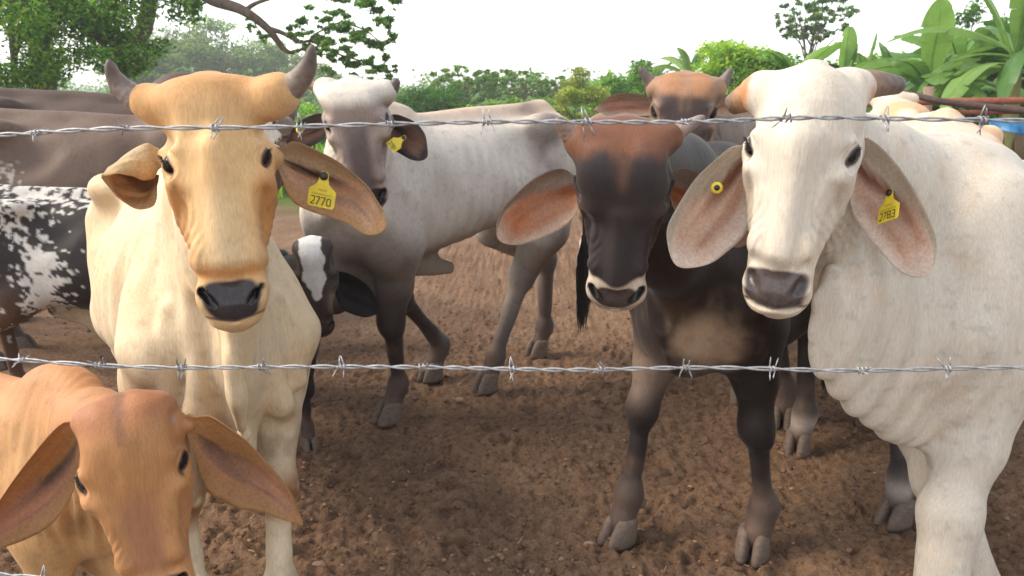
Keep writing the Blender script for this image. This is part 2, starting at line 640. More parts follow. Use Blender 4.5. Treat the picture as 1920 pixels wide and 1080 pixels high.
        if kw.get('detail', True):
            wr = kw.get('wrinkle', 1.0)
            for ec, R in s.eyes:
                def wf(p, d, ec=ec, R=R):
                    q = (p - ec.astype(np.float32)) @ R.T.astype(np.float32)
                    r = np.sqrt((q[:, 0] / 1.5) ** 2 + q[:, 1] ** 2)
                    m = sstep(.014, .020, r) * (1 - sstep(.030, .048, r)) * (.6 + .4 * np.sin(70 * q[:, 0]))
                    return .0010 * wr * np.sin(2 * math.pi * r / .0085) * m
                s.disp('h', wf, ec, .06)

            def cf_(p, d):
                m = (1 - sstep(-.10, -.05, p[:, 2])) * sstep(-.25, -.19, p[:, 2]) * sstep(.03, .06, np.abs(p[:, 0]))
                t = np.abs(p[:, 0]) * 1.0 + .35 * p[:, 2] + .012 * np.sin(40 * p[:, 2])
                return (.0011 * wr * np.sin(2 * math.pi * t / .019) + .0012 * np.sin(60 * p[:, 2] + 50 * p[:, 1])) * m
            s.disp('h', cf_, (0, .03, -.15), .16)
        for (a, b, r, A, fr, sd_) in kw.get('folds', []):
            s.fold(a, b, r, A, fr, sd_)
        ribs = kw.get('ribs', 0.0)
        if ribs:
            def rf(p, d):
                m = sstep(-.78, -.62, p[:, 0]) * (1 - sstep(-.22, -.10, p[:, 0])) * sstep(.66, .8, p[:, 2]) * (1 - sstep(1.08, 1.2, p[:, 2]))
                return ribs * np.sin(2 * math.pi * (p[:, 0] + .12 * (p[:, 2] - .9)) / .062) * m
            s.disp('b', rf, (-.45, 0, .9), .8)
        lump = kw.get('lump', .005)

        def lf(p, d):
            x, y, z = p[:, 0], p[:, 1], p[:, 2]
            w = np.sin(11 * x + 5 * z + 1.3) * np.sin(9 * z - 6 * y) + .5 * np.sin(23 * x - 13 * z + 2) * np.sin(19 * z + 15 * y + .7)
            return lump * .8 * w
        s.disp('b', lf, (-.4, 0, .8), 1.6)

    def fold(s, a, b, r, A, freq, seed):
        a, b = np.asarray(a, float), np.asarray(b, float)
        ab = b - a

        def fn(p, d):
            t = ((p - a) @ ab) / (ab @ ab)
            q = p - a - np.clip(t, 0, 1)[:, None] * ab
            w = 1 - sstep(.55 * r, r, np.sqrt(np.einsum('ij,ij->i', q, q)))
            x, y, z = p[:, 0], p[:, 1], p[:, 2]
            ph = t + (.05 * np.sin(7 * z + 5 * y + seed) + .03 * np.sin(13 * z - 9 * x + 2 * seed)) * 4 / freq
            am = .55 + .45 * np.sin(8 * z + 6 * x + 3 * seed)
            wv = np.sin(2 * math.pi * freq * ph) * am + .45 * np.sin(2 * math.pi * freq * 1.83 * ph + 1) * (1.1 - am)
            return A * wv * w
        s.disp('b', fn, (a + b) / 2, np.linalg.norm(ab) / 2 + r)

    def leg(s, front, sd):
        key = ('F' if front else 'H') + ('L' if sd > 0 else 'R')
        lk = s.kw.get('leg_r', 1.0)
        kw_c = s.kw.get('cannon', 1.0)
        if key in s.hoof_xy:
            hx = s.w2b(np.array([*s.hoof_xy[key][:2], 0.0]))
        else:
            hx = np.array([.08, sd * .14, 0]) if front else np.array([-1.02, sd * .15, 0])
        O = np.array([hx[0] - .035, hx[1], .075])
        T = np.array([hx[0] - .075, hx[1], .155])
        s.legs = getattr(s, 'legs', {})
        s.legs[key] = (hx, O)
        if front:
            Kn = np.array([(hx[0] - .07) * .55 + .05 * .45, hx[1] * .62 + sd * .145 * .38, .455])
            E = np.array([.0, sd * .155, .76])
            s.cone('b', E, Kn * .5 + E * .5, .098 * lk, .072 * lk, .08)
            s.cone('b', Kn * .5 + E * .5, Kn, .072 * lk, .050 * lk, .03)
            s.ell('b', Kn + np.array([.010, 0, 0]), (.056 * lk, .060 * lk, .072), .025)
            s.ell('b', Kn + np.array([.0, sd * .03, -.045]), (.03 * lk, .026 * lk, .03), .03)
            s.cone('b', Kn + np.array([-.035, 0, -.03]), T + np.array([-.022, 0, .03]), .016 * lk, .015 * lk, .02)
            s.cone('b', Kn, T, .036 * lk * kw_c, .031 * lk * kw_c, .03)
        else:
            Hk = np.array([(hx[0] - .10) * .7 - 1.14 * .3, hx[1] * .7 + sd * .15 * .3, .53])
            St = np.array([-.84, sd * .18, .74])
            s.cone('b', St, Hk, .105 * lk, .048 * lk, .06)
            s.cone('b', (-1.10, sd * .12, .92), Hk, .075 * lk, .035 * lk, .07)
            s.ell('b', Hk, (.055 * lk, .040 * lk, .062), .03)
            s.cone('b', Hk, T, .040 * lk, .035 * lk, .03)
        s.ell('b', T, (.047 * lk, .046 * lk, .05), .03)
        s.cone('b', T, O, .041 * lk, .046 * lk, .03)

    def sdf(s, p):
        p = np.asarray(p, np.float32)
        out = np.empty(len(p), np.float32)
        for i in range(0, len(p), 15000):
            out[i:i + 15000] = s._sdf(p[i:i + 15000])
        return out

    def _sdf(s, p):
        d = np.full(len(p), 1.0, np.float32)
        bl = s.w2b(p).astype(np.float32)
        hl = s.w2h(p).astype(np.float32)
        x, y, z = (np.ascontiguousarray(p[:, i]) for i in range(3))
        lo, hi = p.min(0), p.max(0)
        for fr, fn, k, c, R, mode, sc in s.ops:
            if (np.maximum(np.maximum(lo - c, c - hi), 0) ** 2).sum() > R * R:
                continue
            m = np.flatnonzero((x - c[0]) ** 2 + (y - c[1]) ** 2 + (z - c[2]) ** 2 < R * R)
            if not len(m):
                continue
            loc = (bl if fr == 'b' else hl)[m]
            dm = d[m]
            if mode == 'd':
                d[m] = dm + fn(loc, dm) * sc
                continue
            v = fn(loc, dm) * sc
            if mode == 'u':
                d[m] = smin(dm, v, k)
            else:
                d[m] = -smin(-dm, v, k)
        return d

    def grad(s, p, e=0.0015):
        k = np.array([[1, -1, -1], [-1, -1, 1], [-1, 1, -1], [1, 1, 1]], np.float32)
        n = len(p)
        od = np.argsort(np.floor(p[:, 0] / .06) * 1000 + np.floor(p[:, 2] / .1))      # spatial order keeps the chunks compact
        inv = np.empty(n, np.int64)
        inv[od] = np.arange(n)
        ps = p[od]
        dd = np.stack([s.sdf((ps + e * ki).astype(np.float32))[inv] for ki in k])
        g = (dd[:, :, None] * k[:, None, :]).sum(0) / (4 * e)
        return g, dd.mean(0)

    def project(s, p, it=2, step=.02):
        for _ in range(it):
            g, d = s.grad(p)
            m = (g * g).sum(1)
            dp = (d / np.maximum(m, .15))[:, None] * g
            L = np.linalg.norm(dp, axis=1)
            dp *= np.minimum(1, step / (L + 1e-9))[:, None]
            p = p - dp
        return p

    def mesh(s, h):
        pts = [s.b2w(q) for q in ((-1.35, -.45, 0), (-1.35, .45, 0), (.5, -.4, 0), (.5, .4, 0), (-1.3, 0, 1.45), (.3, 0, 1.45))]
        pts += [s.h2w((x, y, z)) for x in (-.2, .2) for y in (-.1, .25) for z in (-.4, .28)]
        for k, (hx, O) in s.legs.items():
            pts += [s.b2w(hx + np.array([.15, 0, 0])), s.b2w(hx - np.array([.2, 0, 0]))]
        pts = np.array(pts)
        lo, hi = pts.min(0) - .06, pts.max(0) + .06
        lo[2] = 0.02
        nblk = np.ceil((hi - lo) / (h * 4)).astype(int)
        bc = [lo[i] + (np.arange(nblk[i]) + .5) * 4 * h for i in range(3)]
        Bx, By, Bz = np.meshgrid(*bc, indexing='ij')
        bd = s.sdf(np.stack([Bx.ravel(), By.ravel(), Bz.ravel()], 1)).reshape(Bx.shape)
        act = np.abs(bd) < 4 * h * .87 * 1.2 + .006
        n = nblk * 4 + 1
        D = np.empty(n, np.float32)
        up = np.repeat(np.repeat(np.repeat(bd, 4, 0), 4, 1), 4, 2)
        D[:-1, :-1, :-1] = up
        D[-1], D[:, -1], D[:, :, -1] = 1, 1, 1
        am = np.zeros(n, bool)
        au = np.repeat(np.repeat(np.repeat(act, 4, 0), 4, 1), 4, 2)
        am[:-1, :-1, :-1] |= au
        am[1:, :-1, :-1] |= au
        am[:-1, 1:, :-1] |= au
        am[:-1, :-1, 1:] |= au
        am[1:, 1:, 1:] |= au
        am[1:, 1:, :-1] |= au
        am[1:, :-1, 1:] |= au
        am[:-1, 1:, 1:] |= au
        idx = np.argwhere(am)
        D[am] = s.sdf(lo + idx * h)
        # surface nets
        S = D < 0
        cnt = np.zeros(n - 1, np.int8)
        for dx in (0, 1):
            for dy in (0, 1):
                for dz in (0, 1):
                    cnt += S[dx:n[0] - 1 + dx, dy:n[1] - 1 + dy, dz:n[2] - 1 + dz]
        cells = np.argwhere((cnt > 0) & (cnt < 8))
        vid = np.full(n - 1, -1, np.int64)
        vid[tuple(cells.T)] = np.arange(len(cells))
        acc = np.zeros((len(cells), 3), np.float64)
        num = np.zeros(len(cells))
        co = [(x, y, z) for x in (0, 1) for y in (0, 1) for z in (0, 1)]
        for a in co:
            for ax in range(3):
                if a[ax]:
                    continue
                b = list(a)
                b[ax] = 1
                da = D[tuple((cells + a).T)]
                db = D[tuple((cells + b).T)]
                m = (da < 0) != (db < 0)
                t = np.where(m, da / np.where(m, da - db, 1), 0)
                pt = cells + np.asarray(a, float)
                pt[:, ax] += t
                acc[m] += pt[m]
                num[m] += 1
        V = lo + acc / num[:, None] * h
        faces = []
        for ax in range(3):
            sl0 = [slice(None)] * 3
            sl1 = [slice(None)] * 3
            sl0[ax] = slice(0, -1)
            sl1[ax] = slice(1, None)
            A, Bq = S[tuple(sl0)], S[tuple(sl1)]
            e = np.argwhere(A != Bq)
            u, v = (ax + 1) % 3, (ax + 2) % 3
            e = e[(e[:, u] > 0) & (e[:, v] > 0) & (e[:, u] < n[u] - 1) & (e[:, v] < n[v] - 1)]
            inside = A[tuple(e.T)]
            def cid(du, dv):
                c = e.copy()
                c[:, u] += du
                c[:, v] += dv
                return vid[tuple(c.T)]
            q = np.stack([cid(-1, -1), cid(0, -1), cid(0, 0), cid(-1, 0)], 1)
            q[~inside] = q[~inside][:, ::-1]
            faces.append(q)
        Fq = np.concatenate(faces)
        Fq = Fq[(Fq >= 0).all(1)]
        return s.project(V.astype(np.float32), 1 if s.kw.get('detail', True) else 2, h), Fq

    def refine(s, V, F, centers):
        """split quads near the given (center, radius) into four; joins cleanly with the rest"""
        fc = V[F].mean(1)
        sel = np.zeros(len(F), bool)
        for c, r in centers:
            sel |= ((fc - c) ** 2).sum(1) < r * r
        Fs, Fo = F[sel], F[~sel]
        ed = np.stack([Fs, np.roll(Fs, -1, 1)], 2).reshape(-1, 2)
        ed.sort(1)
        key = ed[:, 0].astype(np.int64) * len(V) + ed[:, 1]
        uq, inv = np.unique(key, return_inverse=True)
        ev = np.stack([uq // len(V), uq % len(V)], 1)
        mid = V[ev].mean(1)
        ctr = V[Fs].mean(1)
        nE = len(V)
        nC = nE + len(mid)
        NV = np.concatenate([V, mid, ctr])
        em = inv.reshape(-1, 4) + nE
        ci = np.arange(len(Fs)) + nC
        new = [np.stack([Fs[:, i], em[:, i], ci, em[:, (i + 3) % 4]], 1) for i in range(4)]
        quads = np.concatenate(new)
        # neighbours sharing a split edge become polygons with extra corners
        edo = np.stack([Fo, np.roll(Fo, -1, 1)], 2)
        edo_s = np.sort(edo, 2)
        ko = edo_s[:, :, 0].astype(np.int64) * len(V) + edo_s[:, :, 1]
        pos = np.searchsorted(uq, ko)
        pos_c = np.clip(pos, 0, len(uq) - 1)
        hit = uq[pos_c] == ko
        anyh = hit.any(1)
        extra = []
        for fi in np.flatnonzero(anyh):
            poly = []
            for j in range(4):
                poly.append(Fo[fi, j])
                if hit[fi, j]:
                    poly.append(pos_c[fi, j] + nE)
            extra.append(poly)
        return NV, np.concatenate([Fo[~anyh], quads]), extra

    def finish(s, h, colour, head_refine=True):
        V, F = s.mesh(h)
        extra_all = []
        if head_refine:
            V, F, ex = s.refine(V, F, [(s.h2w((0, .06, -.05)), .41 * s.hs)])
            extra_all += ex
            if head_refine > 1:
                cs = [(s.h2w(ec), .055 * s.hs) for ec, R in s.eyes] + [(s.h2w((0, -.04, -.29 * s.zs[1])), .10 * s.hs)]
                V, F, ex = s.refine(V, F, cs)
                extra_all += ex
            # drop polygons whose edges were split again is not needed: refined areas do not touch the borders
            V = s.project(V.astype(np.float32), 2, .006)
        g, _ = s.grad(V)
        Nn = g / (np.linalg.norm(g, axis=1)[:, None] + 1e-9)
        ctx = dict(P=V, H=s.w2h(V), B=s.w2b(V), N=Nn, HN=Nn @ s.HR, BN=Nn @ s.B.T, cow=s)
        dh = s.headloft(ctx['H'].astype(np.float32)) * s.hs
        Hr = ctx['H']
        up_ = sstep(.05, .12, Hr[:, 2]) * (Hr[:, 1] < .16)
        ctx['head'] = 1 - sstep(.015 + .05 * up_, .05 + .06 * up_, dh)
        ctx['Hr'] = Hr
        Hn = Hr.copy()
        Hn[:, 2] = np.where(Hr[:, 2] > 0, Hr[:, 2] / s.zs[0], Hr[:, 2] / s.zs[1])
        ctx['H'] = Hn                                        # head frame with poll and muzzle at standard heights
        col, gloss = colour(ctx)
        if DEBUG:
            hv_ = V[ctx['head'] > .9]
            r_ = hv_ - np.array([0, 0, CAM_H])
            dep = r_[:, 1] * _cp - r_[:, 2] * _sp
            px = 960 + FPX * r_[:, 0] / dep
            py = 540 - FPX * (r_[:, 1] * _sp + r_[:, 2] * _cp) / dep
            hz = ctx['H'][ctx['head'] > .9][:, 2]
            m0, m1 = np.abs(hz) < .02, np.abs(hz / s.zs[1] + .29) < .015
            print('HEAD', s.label[:34], 'poll_y %d chin_y %d eye_x %d..%d muz_x %d..%d' % (py.min(), py.max(), px[m0].min(), px[m0].max(), px[m1].min(), px[m1].max()))
        L = s.F.copy()
        root = thing(s.name, s.label, s.cat, L, s.group)
        s.root, s.L = root, L
        me_faces = F
        tri_extra = []
        for poly in extra_all:
            for j in range(1, len(poly) - 1):
                tri_extra.append((poly[0], poly[j], poly[j + 1]))
        me = bpy.data.meshes.new('body')
        v = (V - L).astype(np.float32)
        te = np.array(tri_extra, np.int32).reshape(-1, 3)
        loops = np.concatenate([F.astype(np.int32).ravel(), te.ravel()])
        me.vertices.add(len(v))
        me.vertices.foreach_set('co', v.ravel())
        me.loops.add(len(loops))
        me.loops.foreach_set('vertex_index', loops)
        me.polygons.add(len(F) + len(te))
        ls = np.concatenate([np.arange(len(F)) * 4, len(F) * 4 + np.arange(len(te)) * 3]).astype(np.int32)
        me.polygons.foreach_set('loop_start', ls)
        me.update(calc_edges=True)
        me.polygons.foreach_set('use_smooth', np.ones(len(me.polygons), bool))
        at = me.attributes.new('Col', 'FLOAT_COLOR', 'POINT')
        a4 = np.ones((len(v), 4), np.float32)
        a4[:, :3] = np.clip(col, 0.002, 1)
        at.data.foreach_set('color', a4.ravel())
        at = me.attributes.new('gloss', 'FLOAT', 'POINT')
        at.data.foreach_set('value', np.asarray(gloss, np.float32))
        me.materials.append(M['coat'])
        o = bpy.data.objects.new('body', me)
        COL.objects.link(o)
        o.parent = root
        s.body = o
        # hooves
        for key, (hx, O) in s.legs.items():
            s.hoof(key, hx)
        # eyes
        if s.kw.get('detail', True):
            for ec, R in s.eyes:
                u = np.linspace(0, math.pi, 13)
                w = np.arange(20) * 2 * math.pi / 20
                sp = np.array([[math.sin(a) * math.cos(b), math.sin(a) * math.sin(b), math.cos(a)] for a in u for b in w]) * .0238 * s.kw.get('eye_s', 1.0)
                f = [(i * 20 + j, (i + 1) * 20 + j, (i + 1) * 20 + (j + 1) % 20, i * 20 + (j + 1) % 20) for i in range(12) for j in range(20)]
                mesh_from('eye', s.h2w(ec + sp), f, M['eye'], root, L)
                if head_refine > 1:
                    lb = MB()
                    rg = np.random.default_rng(5)
                    up_ = R[1] * kw_s(R)
                    for t in np.linspace(-.019, .017, 17):
                        st = ec + R[0] * t + up_ * (.0100 * s.kw.get('eye_open', 1.0) * math.sqrt(max(0, 1 - (t / .026) ** 2))) + R[2] * (.0295 - 6 * t * t)
                        dr = nrm(R[2] * .9 + up_ * rg.uniform(-.25, .35) + R[0] * (t * 18 + rg.normal(0, .12)))
                        ln_ = rg.uniform(.005, .0085)
                        q_ = np.array([st - dr * .004, st + dr * ln_ * .5, st + dr * ln_ - up_ * .003])
                        lb.tube(s.h2w(q_), [.0008 * s.hs, .0007 * s.hs, .0003 * s.hs], 4, False)
                    lb.build('eyelashes', M['hair_black'], root, L)
        for a, k in s.kw.get('horns', []):
            s.horn(*a, **k)
        for a, k in s.kw.get('ears', []):
            s.ear(*a, **k)
        return s

    def hoof(s, key, hx):
        mb = MB()
        front = key[0] == 'F'
        yawk = s.kw.get('toe', {}).get(key, 0.0)
        ca, sa = math.cos(math.radians(yawk)), math.sin(math.radians(yawk))
        def tw(p):
            p = np.asarray(p, float)
            q = p.copy()
            q[:, 0] = p[:, 0] * ca - p[:, 1] * sa
            q[:, 1] = p[:, 0] * sa + p[:, 1] * ca
            return s.b2w(q + hx)
        for sd in (1, -1):
            rings = []
            for z, ln, wd, bk in ((.0, .062, .027, -.062), (.012, .062, .0275, -.062), (.045, .048, .0265, -.064), (.078, .026, .0245, -.068), (.092, .008, .018, -.064)):
                a = np.arange(14) * 2 * math.pi / 14
                cx = (ln + bk) / 2
                rx = (ln - bk) / 2
                x = cx + rx * np.cos(a)
                y = wd * np.sign(np.sin(a)) * np.abs(np.sin(a)) ** .8
                y = y * (1 - .25 * np.clip(np.cos(a), 0, 1))
                y = y - sd * .006 * np.clip(np.cos(a), 0, 1)
                rings.append(np.stack([x, y + sd * .030, np.full(14, z)], 1))
            v = np.concatenate(rings)
            f = [(i * 14 + j, i * 14 + (j + 1) % 14, (i + 1) * 14 + (j + 1) % 14, (i + 1) * 14 + j) for i in range(4) for j in range(14)]
            f += [tuple(range(14))[::-1], tuple(4 * 14 + j for j in range(14))]
            mb.add(tw(v), f)
            # dewclaw
            u = np.linspace(0, math.pi, 6)
            w = np.arange(8) * 2 * math.pi / 8
            sp = np.array([[math.sin(p) * math.cos(q) * .016, math.sin(p) * math.sin(q) * .014, math.cos(p) * .022] for p in u for q in w])
            f2 = [(i * 8 + j, (i + 1) * 8 + j, (i + 1) * 8 + (j + 1) % 8, i * 8 + (j + 1) % 8) for i in range(5) for j in range(8)]
            mb.add(tw(sp + np.array([-.100, sd * .024, .128])), f2)
        return mb.build('hoof', M['hoof'], s.root, s.L)

    def horn(s, pts, rad, base=(150, 134, 122), tip=(108, 94, 88), world=False):
        p = np.asarray(pts, float) if world else s.h2w(np.asarray(pts, float))
        n = 34
        c = crom(p, n)
        u = np.linspace(0, 1, n)
        r = np.interp(u, np.linspace(0, 1, len(rad)), rad) * s.hs
        r = r * (1 + .035 * np.sin(u * 60) * (1 - u)) 
        r[-3:] *= (.9, .72, .35)
        mb = MB()
        mb.tube(c, r, 16)
        v = np.concatenate(mb.v)
        uu = np.repeat(u, 16)
        col = C(*base) * (1 - sstep(.3, .9, uu))[:, None] + C(*tip) * sstep(.3, .9, uu)[:, None]
        w = (1 - sstep(.05, .36, uu))[:, None]
        col = col * (1 - w) + C(*s.kw.get('horn_ring', (190, 170, 150))) * w
        return mesh_from('horn', v, mb.f, M['horn'], s.root, s.L, True, {'Col': ('FLOAT_COLOR', col)})

    def ear(s, top, bot, cup=.02, hint=(0, -1, 0), cols=None, thick=.007, world=True, lining=False, ridges=.0025, seed=1):
        """top and bottom outline from base to tip (world points); hollow side faces hint"""
        if not world:
            top, bot = s.h2w(np.asarray(top, float)), s.h2w(np.asarray(bot, float))
        nu, nv = 40, 22
        u = (1 - (1 - np.linspace(0, 1, nu)) ** 1.9)[:, None]
        T, Bt = crom(top, nu, u[:, 0]), crom(bot, nu, u[:, 0])
        cen = (T + Bt) / 2
        tip = np.sqrt(np.clip(1 - np.clip((u - .74) / .26, 0, 1) ** 2.3, 0.0004, 1))
        tip = tip * (.55 + .45 * sstep(0, .16, u))
        T, Bt = cen + (T - cen) * tip, cen + (Bt - cen) * tip
        tg = np.gradient(cen, u[:, 0], axis=0)
        wd = Bt - T
        for i in range(nu):
            if np.linalg.norm(wd[i]) < 1e-4:
                wd[i] = wd[max(i - 1, 0)]
        Nn = np.cross(tg, wd)
        Nn /= np.linalg.norm(Nn, axis=1)[:, None] + 1e-9
        sg = np.where((Nn @ np.asarray(hint, float)) < 0, -1.0, 1.0)
        Nn = Nn * sg[:, None]
        for _ in range(4):
            Nn[1:-1] = (Nn[:-2] + Nn[1:-1] * 2 + Nn[2:]) / 4
        vv = np.linspace(0, 1, nv)
        front, back, cf, cb = [], [], [], []
        hw = np.linalg.norm(Bt - T, axis=1)
        rng = np.random.default_rng(seed)
        ph = rng.random(3) * 6
        for i in range(nu):
            ui = u[i, 0]
            bowl = (1 - (2 * vv - 1) ** 2) ** .8
            cu = cup * math.sin(math.pi * min(1, ui * 1.0 + .08)) ** .7 * min(1, hw[i] / .06) * (.15 + .85 * sstep(.0, .22, ui))
            rd = ridges * np.sin(vv * 15 + ph[0] + 2 * ui) * bowl * math.sin(math.pi * min(1, ui * 1.15))
            wav = .0015 * np.sin(ui * 22 + ph[1]) * np.abs(2 * vv - 1) ** 3
            base = T[i] + vv[:, None] * (Bt[i] - T[i])
            pf = base + Nn[i] * (-cu * bowl + rd + wav)[:, None]
            th = thick * np.clip(1 - np.abs(2 * vv - 1) ** 6, 0.15, 1) * (1.0 + 1.6 * max(0, .3 - ui) / .3)
            th = th * (0.25 + .75 * min(1, (1 - ui) / .06))
            front.append(pf)
            back.append(pf - Nn[i] * th[:, None])
            cf.append(np.stack([np.full(nv, ui), vv, np.ones(nv)], 1))
            cb.append(np.stack([np.full(nv, ui), vv, np.zeros(nv)], 1))
        v = np.concatenate(front + back)
        uvs = np.concatenate(cf + cb)
        nf = nu * nv
        f = []
        for i in range(nu - 1):
            for j in range(nv - 1):
                a = i * nv + j
                f.append((a, a + 1, a + nv + 1, a + nv))
                f.append((nf + a, nf + a + nv, nf + a + nv + 1, nf + a + 1))
            a = i * nv
            f.append((a, a + nv, nf + a + nv, nf + a))
            a = i * nv + nv - 1
            f.append((a + nv, a, nf + a, nf + a + nv))
        i = (nu - 1) * nv
        for j in range(nv - 1):
            f.append((i + j, i + j + 1, nf + i + j + 1, nf + i + j))
        c = cols(uvs, v)
        s.last_ear = (T, Bt, Nn)
        return mesh_from('ear_lining' if lining else 'ear', v, f, M['ear'], s.root, s.L, True, {'Col': ('FLOAT_COLOR', np.clip(c, .002, 1))})

    def tail(s, pts=None, r0=.028, switch=(.35, .035), col=(60, 50, 48), seed=2):
        p = s.b2w(pts if pts is not None else [(-1.22, 0, 1.16), (-1.29, 0, 1.08), (-1.31, 0, .85), (-1.30, 0, .62), (-1.29, 0, .48)])
        c = crom(p, 24)
        mb = MB()
        mb.tube(c, np.linspace(r0, .009, 24) * s.s, 10)
        v = np.concatenate(mb.v)
        mesh_from('tail', v, mb.f, M['coat'], s.root, s.L, True, {'Col': ('FLOAT_COLOR', np.broadcast_to(C(*col), v.shape)), 'gloss': ('FLOAT', np.zeros(len(v)))})
        rng = np.random.default_rng(seed)
        hb = MB()
        L_, R_ = switch
        for i in range(150):
            st = c[int(rng.integers(16, 24))] + rng.normal(0, .006, 3)
            dr = rng.normal(0, R_ * .5, 2)
            mid = st + np.array([dr[0] * 1.1, dr[1] * 1.1, -L_ * rng.uniform(.35, .5)])
            en = st + np.array([dr[0] * .8, dr[1] * .8, -L_ * rng.uniform(.75, 1.0)])
            hb.tube(crom([st, mid, en], 5), [.004, .0042, .004, .003, .0012], 4, False)
        hb.build('tail_switch', M['hair_black'], s.root, s.L)


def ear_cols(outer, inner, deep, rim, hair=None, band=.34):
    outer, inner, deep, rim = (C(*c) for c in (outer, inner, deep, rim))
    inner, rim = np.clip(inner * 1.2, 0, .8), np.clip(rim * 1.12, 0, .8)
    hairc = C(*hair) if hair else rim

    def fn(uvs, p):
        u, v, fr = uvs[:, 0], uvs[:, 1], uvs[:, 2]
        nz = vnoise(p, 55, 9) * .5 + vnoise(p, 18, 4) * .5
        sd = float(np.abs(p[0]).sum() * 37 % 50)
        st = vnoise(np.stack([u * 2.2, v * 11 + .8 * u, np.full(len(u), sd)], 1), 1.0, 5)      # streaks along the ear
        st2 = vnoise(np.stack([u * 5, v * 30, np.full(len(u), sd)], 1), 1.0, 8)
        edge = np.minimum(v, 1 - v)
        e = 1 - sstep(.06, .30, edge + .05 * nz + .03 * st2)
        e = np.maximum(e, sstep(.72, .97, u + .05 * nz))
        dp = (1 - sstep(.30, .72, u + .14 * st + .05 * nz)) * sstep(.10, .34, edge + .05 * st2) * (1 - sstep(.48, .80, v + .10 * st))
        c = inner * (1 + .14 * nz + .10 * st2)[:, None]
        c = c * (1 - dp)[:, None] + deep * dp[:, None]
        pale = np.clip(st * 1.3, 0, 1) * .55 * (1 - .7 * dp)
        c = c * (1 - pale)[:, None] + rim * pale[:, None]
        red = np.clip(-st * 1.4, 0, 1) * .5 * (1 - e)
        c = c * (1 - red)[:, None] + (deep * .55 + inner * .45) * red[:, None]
        c = c * (1 - e)[:, None] + rim * e[:, None]
        # furred fold along the upper edge, fringed over the hollow
        bw = band * (1 - sstep(.18, .80, u)) + .10
        fr_ = 1 - sstep(bw - .04, bw + .07, v + .07 * st2 + .03 * nz)
        fr_ = np.maximum(fr_, 1 - sstep(.03, .14, u + .06 * st2))
        hc = hairc * (1 + .12 * st2)[:, None]
        c = c * (1 - fr_)[:, None] + hc * fr_[:, None]
        o = outer * (1 + .1 * nz)[:, None]
        return np.where(fr[:, None] > .5, c, o)
    return fn


def blend(c, other, w):
    return c * (1 - w)[:, None] + np.asarray(other) * w[:, None]


def ear_tag(cow, stud, R_down, R_right, size, digits, lines=True):
    """yellow flag tag: neck on top, number on the body; axes given in world"""
    dn, rt = nrm(R_down), np.asarray(R_right, float)
    rt = nrm(rt - dn * np.dot(rt, dn))            # square to the tag's length
    nm = np.cross(rt, -dn)
    if nm[1] > 0:
        nm = -nm
    W, H = size
    out = [(-.16, -.06), (-.17, .10), (-.22, .26), (-.5, .46), (-.5, .93), (-.44, 1.0), (.44, 1.0), (.5, .93), (.5, .46), (.22, .26), (.17, .10), (.16, -.06), (.09, -.14), (-.09, -.14)]
    def at(x, y, z):
        bend = .05 * W * (2 * x) ** 2
        return np.asarray(stud) + rt * x * W + dn * y * H + nm * (z - bend)
    o2 = np.array(out)
    v = [at(x, y, .0009) for x, y in o2] + [at(x, y, -.0009) for x, y in o2]
    n = len(out)
    f = [tuple(range(n)), tuple(range(2 * n - 1, n - 1, -1))] + [(i, n + i, n + (i + 1) % n, (i + 1) % n) for i in range(n)]
    tg = mesh_from('ear_tag', np.array(v), f, M['tag'], cow.root, cow.L, False)
    mb = MB()
    a = np.arange(16) * 2 * math.pi / 16
    rs = W * .15
    ring = lambda r, z: np.array([at(0, 0, 0) + rt * r * math.cos(t) + dn * r * math.sin(t) + nm * z for t in a])
    vv = np.concatenate([ring(rs, .001), ring(rs, .004), ring(rs * .6, .0065)])
    ff = [(i * 16 + j, i * 16 + (j + 1) % 16, (i + 1) * 16 + (j + 1) % 16, (i + 1) * 16 + j) for i in range(2) for j in range(16)] + [tuple(32 + j for j in range(16))]
    mb.add(vv, ff)
    mb.build('stud', M['stud'], tg, cow.L)
    segs = {'2': [((0, 1), (1, 1)), ((1, 1), (1, .5)), ((1, .5), (0, .0)), ((0, 0), (1, 0))],
            '7': [((0, 1), (1, 1)), ((1, 1), (.25, 0))],
            '0': [((0, .15), (0, .85)), ((0, .85), (.5, 1)), ((.5, 1), (1, .85)), ((1, .85), (1, .15)), ((1, .15), (.5, 0)), ((.5, 0), (0, .15))],
            '8': [((0, 1), (1, 1)), ((0, .5), (1, .5)), ((0, 0), (1, 0)), ((0, 0), (0, 1)), ((1, 0), (1, 1))],
            '1': [((.5, 0), (.5, 1)), ((.2, .75), (.5, 1))],
            '3': [((0, 1), (1, 1)), ((1, 1), (1, 0)), ((0, 0), (1, 0)), ((.3, .5), (1, .5))]}
    pb = MB()
    nd = len(digits)
    for i, ch in enumerate(digits):
        x0 = -.40 + .80 * i / nd + .03
        dw, dh = .80 / nd - .07, .24
        for (p, q) in segs[ch]:
            A_ = np.array([x0 + p[0] * dw, .92 - p[1] * dh])
            B_ = np.array([x0 + q[0] * dw, .92 - q[1] * dh])
            t = nrm(B_ - A_) * .012
            nn = np.array([-t[1], t[0]]) * 1.5
            qd = [A_ - t + nn, B_ + t + nn, B_ + t - nn, A_ - t - nn]
            pb.add([at(x, y, .0014) for x, y in qd], [(0, 1, 2, 3)])
    pb.build('number_print', M['print'], tg, cow.L, False)
    if lines:
        lb = MB()
        for y, xs in ((.58, (-.36, .36)), (.44, (-.14, .2))):
            x = xs[0]
            while x < xs[1]:
                w = .03 + .03 * random.random()
                lb.add([at(x, y - .02, .0013), at(x + w, y - .02, .0013), at(x + w, y + .03, .0013), at(x, y + .03, .0013)], [(0, 1, 2, 3)])
                x += w + .025
        lb.build('small_print', M['print_faint'], tg, cow.L, False)
    return tg


